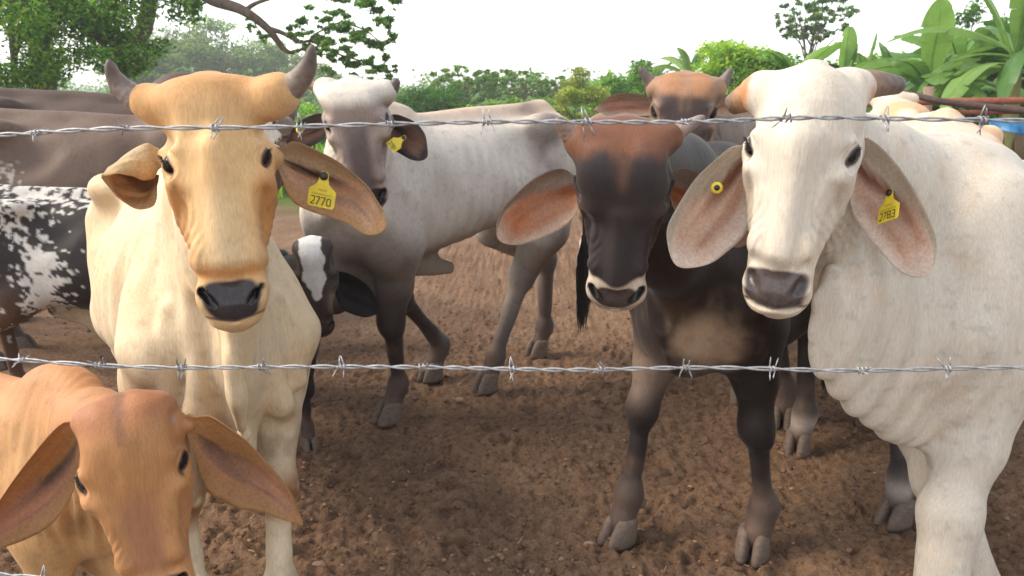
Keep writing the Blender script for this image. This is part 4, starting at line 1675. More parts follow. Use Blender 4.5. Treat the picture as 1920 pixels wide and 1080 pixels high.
def build_bananas():
    def at(px, d):
        q = P(px, 400, d)
        q[2] = 0
        return q
    R = random.Random(4)

    def ring(n, el0, el1, L, droop, w, a0=0):
        return [(a0 + 360 * i / n + R.uniform(-18, 18), R.uniform(el0, el1), L * R.uniform(.8, 1.1), droop * R.uniform(.7, 1.3), w * R.uniform(.85, 1.15)) for i in range(n)]
    banana('tall banana plant with one broad upright pale leaf, right of the white cow\'s poll', at(1712, 12.5), 1.70, [(5, 87, 1.25, .04, .25)] + ring(11, 15, 60, 1.45, .95, .19, 20), 1, (150, 190, 84), (96, 140, 66))
    banana('largest banana plant with a thick stem near the right edge', at(1862, 11.5), 2.0, [(15, 80, 1.6, .1, .24), (-25, 72, 1.6, .2, .24), (40, 65, 1.6, .3, .22), (-60, 60, 1.6, .4, .22)] + ring(12, 10, 55, 1.75, .9, .21, 40), 2, (136, 176, 80), (86, 130, 66), .13)
    banana('banana plant with two upright leaves above the white cow\'s head, left one', at(1542, 15.5), 1.72, [(0, 88, 1.0, .05, .24), (30, 78, .85, .1, .2)] + ring(10, 15, 55, 1.35, .95, .19, 10), 3, (152, 192, 88), (100, 146, 70))
    banana('banana plant with two upright leaves above the white cow\'s head, right one', at(1598, 15.8), 1.75, [(12, 82, .9, .15, .18), (-40, 60, .8, .3, .15)] + ring(9, 15, 55, 1.3, .95, .19, 30), 4, (144, 186, 84), (96, 142, 68))
    banana('bushy banana plant left of the pair above the white cow\'s head', at(1474, 16.5), 1.75, ring(13, 25, 75, 1.25, .8, .18, 5), 10, (146, 190, 80), (98, 148, 64))
    banana('low banana plant between the pair and the tall pale-leafed one', at(1646, 16.0), 1.65, ring(13, 25, 72, 1.3, .8, .18, 35), 11, (140, 184, 78), (92, 140, 62))
    banana('leafy banana plant behind the tall pale-leafed one', at(1765, 15.5), 1.95, ring(13, 25, 75, 1.4, .8, .19, 15), 12, (132, 178, 74), (88, 136, 60))
    banana('small banana plant with a pointed leaf above the grey-brown cow\'s right horn in the picture', at(1282, 23), 1.9, ring(9, 30, 78, 1.2, .8, .14, 15), 5, (150, 184, 90), (110, 150, 76))
    banana('small distant banana plant left of the grey-brown cow\'s horns', at(1212, 25), 1.85, ring(9, 30, 78, 1.2, .8, .14, 50), 6, (146, 180, 90), (106, 146, 76))
    banana('banana plant with dry hanging leaves right of the white cow\'s horn', at(1655, 14.0), 1.4, ring(9, 10, 55, 1.3, 1.0, .19, 0), 7, (112, 156, 72), (80, 124, 60), dead=4)
    banana('banana plant cut by the right edge of the picture', at(1950, 12.0), 1.9, ring(11, 15, 65, 1.6, .9, .21, 10), 8, (120, 164, 74), (84, 128, 62), dead=3)
    banana('banana plant half hidden in the thicket below the two big ones', at(1785, 14.5), 1.4, ring(10, 10, 60, 1.3, 1.0, .20, 25), 9, (116, 160, 70), (80, 126, 60), dead=3)


# ------------------------------------------------------------------ rails, tarp
def build_rails():
    rust = mat('rust', base=C(150, 88, 66), rough=.8, noise=[(30, .6, 1.25, 5)], bump=[(60, .4, .004, 4)])
    rust2 = mat('rust_dark', base=C(84, 64, 58), rough=.8, noise=[(30, .6, 1.25, 5)])
    wood = mat('weathered_wood', base=C(150, 128, 108), rough=.9, noise=[(20, .6, 1.2, 5)], bump=[(40, .6, .006, 5)], stretch=(1, 1, .2))
    a = P(1590, 196, 7.2)
    b = P(2150, 186, 6.4)
    c = a * .58 + b * .42
    t = thing('rail_fence', 'rusty pipe rail fence on posts behind the white cow', 'fence', (c[0], c[1], 0))
    loc = t.location[:]
    m = MB()
    m.tube([a, (a * .7 + b * .3) + np.array([0, 0, .012]), b], .030, 10)
    m.build('rail', rust, t, loc)
    m = MB()
    a2, b2 = P(1600, 214, 7.25), P(2150, 206, 6.45)
    m.tube([a2, b2], .020, 10)
    m.build('rail', rust, t, loc)
    m = MB()
    a3, b3 = P(1600, 330, 7.25), P(2150, 300, 6.45)
    m.tube([a3, b3], .024, 10)
    m.build('rail', rust, t, loc)
    for px, d, top in ((1742, 7.08, 162), (1602, 7.26, 186), (2000, 6.75, 170)):
        q = P(px, top, d)
        g = np.array([q[0], q[1], -.1])
        m = MB()
        m.tube([g, (g + q) / 2, q], [.05, .048, .045], 8)
        m.build('post', wood, t, loc)
    m = MB()
    m.tube(crom([P(1672, 170, 6.9), P(1720, 180, 6.8), P(1765, 190, 6.7), P(1860, 202, 6.6), P(1990, 214, 6.4)], 20), np.linspace(.024, .03, 20), 8)
    o = m.build('loose_pole', rust2, None, (0, 0, 0))
    tag(o, 'dark crooked pole resting against the rusty rails', 'pole')
    # blue tarp hung over the lower rail
    mt = mat('blue_tarp', base=C(40, 112, 160), rough=.45, noise=[(6, .7, 1.2, 4)], bump=[(9, .6, .03, 4)])
    nx, nz = 40, 10
    L0, R0 = P(1852, 224, 6.30), P(2150, 228, 6.05)
    v = []
    for j in range(nz):
        for i in range(nx):
            u, w = i / (nx - 1), j / (nz - 1)
            q = L0 * (1 - u) + R0 * u
            v.append(q + np.array([0, .05 * math.sin(u * 34) * w - .07 * w, -.10 * w + .012 * math.sin(u * 21)]))
    f = [(j * nx + i, j * nx + i + 1, (j + 1) * nx + i + 1, (j + 1) * nx + i) for j in range(nz - 1) for i in range(nx - 1)]
    o = mesh_from('tarp', np.array(v), f, mt)
    so = o.modifiers.new('thickness', 'SOLIDIFY')
    so.thickness = .004
    tag(o, 'blue tarp hanging behind the white cow at the right edge', 'tarp')


# ------------------------------------------------------------------ barbed wire
def build_wire():
    def barb_mesh(seed):
        rng = np.random.default_rng(seed)
        m = MB()
        # two wraps round the line wires, four points
        a = np.linspace(0, 4.4 * math.pi, 34)
        m.tube(np.stack([np.linspace(-.0066, .0066, 34), .0046 * np.cos(a), .0046 * np.sin(a)], 1), .0012, 5)
        for x, ang, ln in ((-.005, rng.uniform(60, 125), .017), (-.004, rng.uniform(225, 300), .017), (.004, rng.uniform(50, 120), .016), (.005, rng.uniform(235, 310), .016)):
            t = math.radians(ang)
            d = np.array([rng.uniform(-.55, .55), math.cos(t) * .55, math.sin(t)])
            d = d / np.linalg.norm(d)
            st = np.array([x, 0, 0]) + d * .004
            m.tube([st, st + d * ln * .6, st + d * ln], [.0012, .0011, .0006], 5)
        v = np.concatenate(m.v)
        me = bpy.data.meshes.new('barb')
        me.from_pydata([tuple(q) for q in v], [], m.f)
        me.update()
        me.polygons.foreach_set('use_smooth', np.ones(len(me.polygons), bool))
        me.materials.append(M['wire'])
        return me
    barbs = [barb_mesh(i) for i in range(7)]
    rng = np.random.default_rng(12)

    def wire(name_label, path, barb_px, depth, seed):
        pts = np.array([P(px, py, depth) for px, py in path])
        n = 900
        c = crom(pts, n)
        L = np.concatenate([[0], np.cumsum(np.linalg.norm(np.diff(c, axis=0), axis=1))])
        org = c[n // 2]
        t = thing('barbed_wire', name_label, 'wire', org, 'strands of the barbed wire fence')
        ph = np.cumsum(np.concatenate([[0], np.diff(L)]) * 2 * math.pi / .085 * (1 + .25 * np.sin(L * 6 + seed)))
        kink = np.stack([np.zeros(n), .0016 * np.sin(L * 19 + seed), .0016 * np.sin(L * 13 + 2 * seed)], 1)
        for k in (0, 1):
            o = np.stack([np.zeros(n), .0019 * np.cos(ph + k * math.pi), .0019 * np.sin(ph + k * math.pi)], 1)
            m = MB()
            m.tube(c + o + kink, .0015, 7)
            m.build('strand', M['wire'], t, org)
        xs_ = c[:, 0]
        for i, px in enumerate(barb_px):
            x = P(px, 500, depth)[0]
            j = int(np.argmin(np.abs(xs_ - x)))
            o = bpy.data.objects.new('barb', barbs[(i * 3 + seed) % 7])
            COL.objects.link(o)
            o.parent = t
            o.location = Vector((c + kink)[j] - org)
            o.rotation_euler = (rng.uniform(0, 6.28), 0, 0)
            s_ = rng.uniform(.74, .98)
            o.scale = (s_, s_, s_)
    top = [(-420, 262), (-150, 255), (0, 252), (200, 244), (425, 239), (640, 233), (900, 231), (1100, 229), (1300, 226), (1500, 222), (1700, 225), (1920, 224), (2080, 222), (2350, 220)]
    wire('top strand of barbed wire crossing the tan and white foreheads', top, [-220, -60, 100, 265, 425, 578, 745, 915, 1095, 1270, 1455, 1630, 1803, 1985, 2150], 1.05, 1)
    mid = [(-420, 668), (-150, 672), (0, 676), (200, 684), (475, 689), (800, 689), (1100, 692), (1400, 692), (1700, 692), (1920, 691), (2080, 690), (2350, 688)]
    wire('middle strand of barbed wire crossing the picture below the chests', mid, [-140, 14, 165, 320, 475, 632, 790, 960, 1135, 1296, 1462, 1637, 1806, 1975, 2140], 1.05, 2)
    low = [(-420, 1060), (-150, 1070), (0, 1075), (200, 1090), (475, 1104), (960, 1112), (1500, 1112), (1920, 1106), (2350, 1100)]
    wire('lowest strand of barbed wire, just entering the bottom left corner', low, [-170, -10, 150, 310, 470, 632, 795, 960, 1130, 1296, 1462, 1637, 1806, 1975], 1.05, 3)


def build_haze():
    m = bpy.data.materials.new('haze')
    m.use_nodes = True
    N, L = m.node_tree.nodes, m.node_tree.links
    N.clear()
    o = N.new('ShaderNodeOutputMaterial')
    v = N.new('ShaderNodeVolumePrincipled')
    v.inputs['Color'].default_value = (.96, .97, .96, 1)
    v.inputs['Density'].default_value = .0024
    v.inputs['Anisotropy'].default_value = .2
    L.new(v.outputs[0], o.inputs['Volume'])
    mb = MB()
    mb.box((0, 720, 4.5), (1600, 800, 6.0))
    tag(mb.build('haze', m, None, (0, 0, 0), False), 'thin pale humid air over the whole place', 'haze', kind='stuff')


build_ground()
build_crumbs()
build_trees()
build_bananas()
build_rails()
def args(*a, **k):
    return a, k


# ------------------------------------------------------------------ cattle
def face_marks(ctx, col, nose, nose_w=1.0, eye_dark=C(70, 45, 32), muzzle=None, mouth=True, pad_h=.043):
    """nose pad, nostrils, eyelids; returns colour and gloss"""
    cow = ctx['cow']
    H, HN, hd = ctx['Hr'], ctx['HN'], ctx['head']
    nz = cow.zs[1]
    x, y, z = H[:, 0], H[:, 1], H[:, 2] / nz
    n1 = vnoise(ctx['P'], 60, 11)
    gl = np.zeros(len(x))
    # dust and dried mud on the lower legs, faint dirt marks higher up
    Bz = ctx['B'][:, 2]
    d1 = fbm(ctx['P'], 14, 3, 61)
    soil = C(134, 104, 82)
    col = blend(col, soil, (1 - hd) * (1 - sstep(.04, .34, Bz + .10 * d1)) * .42)
    d2 = fbm(ctx['P'] * np.array([1, 1, .6]), 9, 4, 71)
    col = blend(col, soil * .8, (1 - hd) * sstep(.55, .95, d2) * (1 - sstep(.75, 1.15, Bz)) * .38)
    d3 = fbm(ctx['P'], 45, 3, 81)
    col = col * (1 - .16 * sstep(.35, .8, d3) * (1 - hd * .5))[:, None]
    if muzzle is not None:
        m = hd * (1 - sstep(-.245, -.225, z + .008 * n1)) * (1 - sstep(.05, .09, y))
        col = blend(col, muzzle, m)
    zc, hh = -.2925, pad_h
    hw = (.066 + .13 * np.clip(z - zc, -.05, .05)) * nose_w
    e = (np.abs(x) / hw) ** 3.2 + (np.abs(z - zc - .10 * np.abs(x)) / hh) ** 3.2
    m = hd * (1 - sstep(.66, 1.25, e + .16 * n1)) * (1 - sstep(-.004, .024, y))
    pb = vnoise(ctx['P'], 190, 14)
    col = blend(col, nose * 1.0, m)
    col = col * (1 + .22 * pb * m)[:, None]
    gl = np.maximum(gl, m)
    # inside of the nostrils: nose colour darkened, with a moist gloss
    for sd in (1, -1):
        mw = cow.kw.get('muzzle_w', 1.0)
        q = rcone(np.stack([x, y, z * nz], 1), (sd * .042 * mw, -.050, -.297 * nz), (sd * .060 * mw, -.034, -.268 * nz), .0085, .0125)
        m = hd * (1 - sstep(.001, .005, q))
        col = blend(col, nose * .35, m)
        gl = np.maximum(gl, m * .6)
    if mouth:
        m = hd * (1 - sstep(.0, .006, np.abs(z + .334 - .22 * np.abs(x))))*(1 - sstep(.03, .05, y))
        col = blend(col, nose, m * .8)
    for ec, R in cow.eyes:
        q = (H - ec) @ R.T
        q = q - np.array([0, 0, .02])
        e = np.sqrt((q[:, 0] / .029) ** 2 + (q[:, 1] / .0155) ** 2 + (q[:, 2] / .03) ** 2)
        m = hd * (1 - sstep(.75, 1.15, e + .15 * n1))
        col = blend(col, eye_dark, m)
        # tear line from the inner corner
        q2 = rcone(H.astype(np.float32), ec + R[0] * .024 + R[2] * .02, ec + R[0] * .045 + R[2] * .022 + np.array([0, 0, -.012]), .005, .003)
        col = blend(col, eye_dark * 1.3, hd * (1 - sstep(.0, .008, q2)) * .6)
    return col, gl


def mott(ctx, f=6, seed=1):
    return fbm(ctx['P'], f, 3, seed)


def flat(ctx, c):
    return np.broadcast_to(np.asarray(c, float), (len(ctx['P']), 3)).copy()


def legdark(ctx, col, c, z0, z1):
    z = ctx['B'][:, 2]
    return blend(col, c, (1 - sstep(z0, z1, z + .05 * mott(ctx, 5, 31))) * (1 - ctx['head']))


GRP = 'cattle standing behind the barbed wire'

# --- tan cow with upright horns (left front)
def tan_cow():
    def throat(s):
        # hanging fold under the chest
        q = [s.w2b(P(*p)) for p in ((428, 600, 1.73), (436, 668, 1.715), (445, 732, 1.73), (452, 786, 1.76), (458, 814, 1.775))]
        fl = nrm((.25, 1.0, 0))
        s.cone('b', q[0], q[1], .042, .044, .022, (fl, .46))
        s.cone('b', q[1], q[2], .044, .048, .012, (fl, .46))
        s.cone('b', q[2], q[3], .048, .034, .010, (fl, .46))
        s.ell('b', q[4], (.024, .020, .022), .008)
        # hollows either side of the hanging fold, and above the forearms
        for pa, pb, r in (((366, 600, 1.80), (372, 720, 1.86), .035), ((505, 600, 1.76), (512, 700, 1.80), .032), ((400, 690, 1.78), (405, 760, 1.82), .028), ((486, 700, 1.75), (492, 760, 1.78), .026)):
            s.cone('b', s.w2b(P(*pa)), s.w2b(P(*pb)), r, r * .8, .05, None, 's')
        for sd in (1, -1):
            s.ell('b', (.17, sd * .185, .88), (.06, .045, .075), .035)
            s.cone('b', (.24, sd * .070, 1.02), (.27, sd * .105, .74), .024, .034, .025)
            s.cone('b', (.20, sd * .135, 1.02), (.21, sd * .165, .78), .018, .030, .02)
            s.cone('b', (.26, sd * .10, .76), (.12, sd * .16, .66), .03, .035, .03)

    def brow(s):
        s.ell('h', (0, .02, .150), (.07, .04, .03), .06)
        s.cone('h', (0, -.045, .02), (0, -.042, -.20), .022, .020, .05)
    hv = (.50, -.866)
    ec = ear_cols((214, 170, 116), (230, 190, 164), (66, 38, 30), (216, 172, 124), (204, 178, 146), .34)
    ec2 = ear_cols((224, 190, 142), (226, 196, 152), (228, 204, 164), (222, 184, 132), (228, 204, 166))
    ec3 = ear_cols((196, 152, 104), (176, 134, 94), (104, 70, 48), (214, 178, 132), (120, 84, 60))
    horns = [args([P(292, 196, 1.66), P(252, 182, 1.66), P(218, 150, 1.65), P(203, 112, 1.63)], [.039, .029, .019, .008], world=True),
             args([P(516, 180, 1.64), P(548, 162, 1.63), P(576, 128, 1.61), P(586, 84, 1.59)], [.039, .028, .019, .007], world=True)]
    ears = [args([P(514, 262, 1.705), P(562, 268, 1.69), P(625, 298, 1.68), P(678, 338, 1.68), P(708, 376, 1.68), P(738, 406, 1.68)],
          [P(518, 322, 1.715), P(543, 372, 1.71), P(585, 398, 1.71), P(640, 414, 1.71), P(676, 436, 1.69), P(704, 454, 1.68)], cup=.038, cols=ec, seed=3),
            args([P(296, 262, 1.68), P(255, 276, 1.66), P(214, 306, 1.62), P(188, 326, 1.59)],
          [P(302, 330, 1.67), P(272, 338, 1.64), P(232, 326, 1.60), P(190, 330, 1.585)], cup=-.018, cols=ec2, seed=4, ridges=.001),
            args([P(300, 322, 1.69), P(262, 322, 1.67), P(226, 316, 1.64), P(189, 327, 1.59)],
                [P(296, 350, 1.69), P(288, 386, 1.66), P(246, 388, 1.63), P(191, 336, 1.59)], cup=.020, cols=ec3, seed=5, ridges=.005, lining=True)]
    c = Cow('cow', 'tan horned cow facing front with number 2770 on a yellow ear tag', 'cow', GRP, (-.82, 2.12), hv, .97,
            P(406, 303, 1.60), .945, face_w=.95, yaw=17, pitch=9, roll=-2.5, hooves={'FL': (-.615, 1.93), 'FR': (-.845, 1.90), 'HL': (-1.34, 3.22), 'HR': (-1.52, 3.02)},
            lean=1.2, fat=.95, ribs=.004, bony=1.0, hump=.8, dewlap=.3, neck=.88, stub_r=.042, extra_body=[throat], extra_head=[brow], muzzle_w=.90, up=.03, eye_open=.66, lump=.006,
            ear_base=(.125, .085, .035), folds=[((.02, .0, 1.1), (.42, .0, 1.2), .28, .004, 5, 3)], poll_h=.83, horns=horns, ears=ears)

    def colour(x):
        H, B, hd = x['H'], x['B'], x['head']
        n, n2 = mott(x, 5, 2), mott(x, 16, 7)
        body = flat(x, C(226, 204, 170)) * (1 + .06 * n)[:, None]
        body = blend(body, C(214, 176, 126), sstep(.1, .9, n + .6 * sstep(.7, 1.1, B[:, 2])) * .35)
        body = blend(body, C(232, 214, 184), (1 - sstep(.5, .8, B[:, 2])) * .6)
        kn = np.exp(-((B[:, 2] - .43) / .075) ** 2) * sstep(-.4, -.1, B[:, 0]) * sstep(-.9, .0, n2 + .15)
        body = blend(body, C(146, 96, 50), kn)
        z, ax = H[:, 2], np.abs(H[:, 0])
        head = flat(x, C(226, 184, 130)) * (1 + .05 * n2)[:, None]
        head = blend(head, C(204, 150, 94), sstep(.08, .20, z + .03 * n) * .85)
        head = blend(head, C(198, 136, 76), sstep(.055, .090, ax + .012 * n2) * (1 - sstep(-.06, .01, z)) * .8)
        head = blend(head, C(232, 200, 152), (1 - sstep(.02, .055, ax)) * (1 - sstep(-.10, -.02, z)) * .8)
        head = blend(head, C(204, 142, 80), np.exp(-((z + .232) / .018) ** 2) * (1 - sstep(.05, .08, ax)) * .9)
        head = blend(head, C(226, 196, 150), (1 - sstep(-.30, -.26, z)) * .7)
        col = blend(body, 0, hd) + head * hd[:, None]
        return face_marks(x, col, C(60, 54, 57), .86, eye_dark=C(80, 50, 34))
    c.finish(.0094, colour, 2)
    st = P(608, 330, 1.668)
    ear_tag(c, st, P(599, 392, 1.665) - st, P(640, 326, 1.662) - st, (.060, .066), '2770')
    c.tail(col=(214, 180, 132))
    return c


# --- red-brown calf in front
def red_calf():
    def dome(s):
        s.ell('h', (.040, .035, .135), (.048, .06, .045), .03)
        s.ell('h', (-.040, .035, .135), (.048, .06, .045), .03)
        s.ell('h', (0, -.012, .05), (.075, .04, .08), .05)
    ec = ear_cols((190, 138, 88), (200, 150, 122), (74, 66, 68), (190, 144, 98), (200, 150, 98), .42)
    horns = []
    ears = [args([P(350, 762, 1.36), P(420, 796, 1.36), P(488, 856, 1.37), P(544, 930, 1.38), P(574, 980, 1.39)],
          [P(352, 832, 1.37), P(388, 918, 1.39), P(438, 950, 1.40), P(508, 966, 1.40), P(560, 990, 1.39)], cup=.032, cols=ec, seed=6),
            args([P(150, 768, 1.37), P(96, 812, 1.36), P(36, 886, 1.36), P(-16, 964, 1.36), P(-48, 1040, 1.37)],
          [P(156, 836, 1.38), P(136, 926, 1.39), P(86, 992, 1.40), P(10, 1026, 1.39), P(-42, 1052, 1.37)], cup=.032, cols=ec, seed=7)]
    c = Cow('calf', 'red-brown calf with long drooping ears, nearest the fence', 'calf', 'calves in the pen', (-1.08, 1.80), (.92, -.40), .64,
            P(250, 888, 1.30), .765, yaw=19, pitch=6, roll=-6, hump=.95, dewlap=.8, extra_head=[dome], horn_base=False, poll_h=.80, bony=.8, eye_open=.62, lean=.0,
            ear_base=(.120, .075, .035), neck=1.0, lump=.004, face_w=1.06,
            folds=[((.14, .0, 1.12), (.62, .1, 1.12), .34, .0030, 8, 8), ((.25, .0, .9), (.62, .1, .85), .36, .0055, 9, 4)], horns=horns, ears=ears)

    def colour(x):
        H, B, hd = x['H'], x['B'], x['head']
        n, n2 = mott(x, 7, 2), mott(x, 22, 7)
        body = flat(x, C(198, 150, 100)) * (1 + .08 * n)[:, None]
        body = blend(body, C(204, 160, 110), (1 - sstep(.7, 1.1, B[:, 2])) * .8)
        body = blend(body, C(182, 122, 76), sstep(1.15, 1.3, B[:, 2]) * .7)
        z, ax = H[:, 2], np.abs(H[:, 0])
        head = flat(x, C(186, 132, 84)) * (1 + .06 * n2)[:, None]
        head = blend(head, C(164, 106, 72), sstep(.10, .19, z + .02 * n2) * .8)
        head = blend(head, C(120, 84, 66), np.exp(-(H[:, 0] / .013) ** 2) * sstep(.09, .14, z) * .6)
        head = blend(head, C(194, 140, 90), sstep(.06, .095, ax + .01 * n2) * (1 - sstep(-.05, .03, z)) * .8)
        head = blend(head, C(160, 110, 82), (1 - sstep(.02, .055, ax)) * (1 - sstep(-.08, .0, z)) * .7)
        head = blend(head, C(206, 150, 100), (1 - sstep(-.26, -.215, z)) * .9)
        for sd in (1, -1):
            q = np.sqrt(((H - np.array([sd * .098, .03, .128])) ** 2).sum(1))
            head = blend(head, C(170, 150, 138), (1 - sstep(.008, .02, q)) * .8)
        col = blend(body, 0, hd) + head * hd[:, None]
        return face_marks(x, col, C(70, 58, 56), eye_dark=C(58, 38, 32))
    c.finish(.0075, colour, 2)
    c.tail(col=(180, 120, 70))
    return c


# --- dark cow with rusty poll
def dark_cow():
    def brow(s):
        for sd in (1, -1):
            s.ell('h', (sd * .046, -.032, .035), (.045, .030, .075), .06)
        s.cone('h', (0, -.045, -.05), (0, -.045, -.22), .018, .02, .04)

    def chest(s):
        s.ell('b', (.18, .0, .75), (.08, .07, .085), .06)
        for sd in (1, -1):
            s.cone('b', (.18, sd * .10, .98), (.12, sd * .13, .74), .045, .05, .06)
    f1, f2 = G(1155, 1018), G(1408, 1046)
    h1, h2 = G(1492, 850), G(1672, 982)
    mid = (f1 + f2) / 2
    hv = nrm((-.64, -.77))
    F = mid[:2] - np.array(hv) * .08 + np.array([.02, .04])
    ec = ear_cols((150, 120, 104), (196, 122, 80), (176, 98, 58), (208, 178, 156), (170, 150, 136))
    horns = [args([P(1098, 268, 1.70), P(1070, 250, 1.69), P(1042, 222, 1.68)], [.036, .027, .010], base=(150, 122, 102), tip=(128, 106, 94), world=True),
             args([P(1242, 262, 1.70), P(1276, 244, 1.70), P(1322, 218, 1.69)], [.034, .020, .008], base=(160, 140, 124), tip=(146, 130, 122), world=True)]
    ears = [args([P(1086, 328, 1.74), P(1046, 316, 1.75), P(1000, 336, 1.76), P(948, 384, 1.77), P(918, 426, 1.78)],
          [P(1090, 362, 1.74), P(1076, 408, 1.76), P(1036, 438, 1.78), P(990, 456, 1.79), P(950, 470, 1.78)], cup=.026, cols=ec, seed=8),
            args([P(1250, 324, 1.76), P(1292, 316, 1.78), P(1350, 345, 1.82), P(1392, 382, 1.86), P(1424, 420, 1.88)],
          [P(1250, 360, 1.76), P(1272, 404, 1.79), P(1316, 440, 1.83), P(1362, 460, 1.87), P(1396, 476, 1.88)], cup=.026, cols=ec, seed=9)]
    c = Cow('cow', 'black-brown cow with rusty poll, orange inner ears and pale muzzle ring', 'cow', GRP, F, hv, .98,
            P(1168, 352, 1.70), .90, yaw=-9, pitch=-17, roll=2, hooves={'FR': f1, 'FL': f2, 'HR': h1, 'HL': h2},
            extra_head=[brow], extra_body=[chest], hump=.5, dewlap=0, tall=1.03, eye_open=.6, nose_l=.95, poll_h=.68, muzzle_w=.95, ear_base=(.12, .085, .0), face_w=1.0, lump=.005, bony=.9, belly=-.03,
            horn_ring=(200, 170, 140), toe={'FR': -12, 'FL': 12, 'HR': 10, 'HL': -18}, horns=horns, ears=ears)

    def colour(x):
        H, B, hd = x['H'], x['B'], x['head']
        n, n2 = mott(x, 5, 2), mott(x, 18, 7)
        body = flat(x, C(46, 35, 33)) * (1 + .15 * n)[:, None]
        cp = x['cow'].w2b(P(1312, 668, 2.16))
        w = np.exp(-(((B[:, 0] - cp[0]) / .20) ** 2 + ((B[:, 1] - cp[1]) / .115) ** 2 + ((B[:, 2] - cp[2]) / .12) ** 2) ** 1.4)
        body = blend(body, C(192, 164, 138), sstep(.02, .85, w + .12 * n2 + .10 * fbm(x['P'] * np.array([1, 1, .35]), 40, 3, 5)) * .92)
        body = blend(body, C(150, 128, 112), np.exp(-((B[:, 2] - .60) / .10) ** 2) * (B[:, 1] < 0) * sstep(-.2, .1, B[:, 0]) * .75)
        body = blend(body, C(40, 36, 40), np.exp(-((B[:, 2] - .40) / .07) ** 2) * .6)
        body = blend(body, C(72, 62, 62), (1 - sstep(.2, .32, B[:, 2])) * .6)
        hind = (B[:, 0] < -.5) * np.exp(-((B[:, 2] - .13) / .03) ** 2)
        body = blend(body, C(200, 190, 180), hind * .8)
        z, ax = H[:, 2], np.abs(H[:, 0])
        head = flat(x, C(62, 54, 55)) * (1 + .10 * n2)[:, None]
        rust = sstep(.10, .165, z + .012 * n + .016 * n2 + .012 * fbm(x['P'] * np.array([1, 1, .4]), 60, 2, 5) - .03 * np.exp(-((ax - .05) / .025) ** 2))
        head = blend(head, C(120, 78, 56), rust)
        head = blend(head, C(128, 92, 70), np.exp(-(H[:, 0] / .014) ** 2) * sstep(.0, .08, z) * (1 - rust) * .7)
        head = blend(head, C(46, 42, 46), np.exp(-((ax - .05) / .03) ** 2) * np.exp(-((z - .05) / .06) ** 2) * .6)
        head = blend(head, C(84, 62, 54), sstep(.06, .1, ax) * (1 - sstep(-.05, 0, z)) * .6)
        head = blend(head, C(56, 50, 52), (1 - sstep(.02, .06, ax)) * (1 - sstep(-.10, -.04, z)) * .6)
        col = blend(body, 0, hd) + head * hd[:, None]
        ringm = hd * (1 - sstep(-.246, -.232, H[:, 2] + .008 * np.cos(H[:, 0] * 50) + .004 * n2))
        col = blend(col, C(214, 198, 178), ringm)
        return face_marks(x, col, C(78, 68, 66), .74, eye_dark=C(40, 28, 26), pad_h=.034)
    c.finish(.0094, colour, 2)
    c.tail(col=(44, 36, 36))
    return c


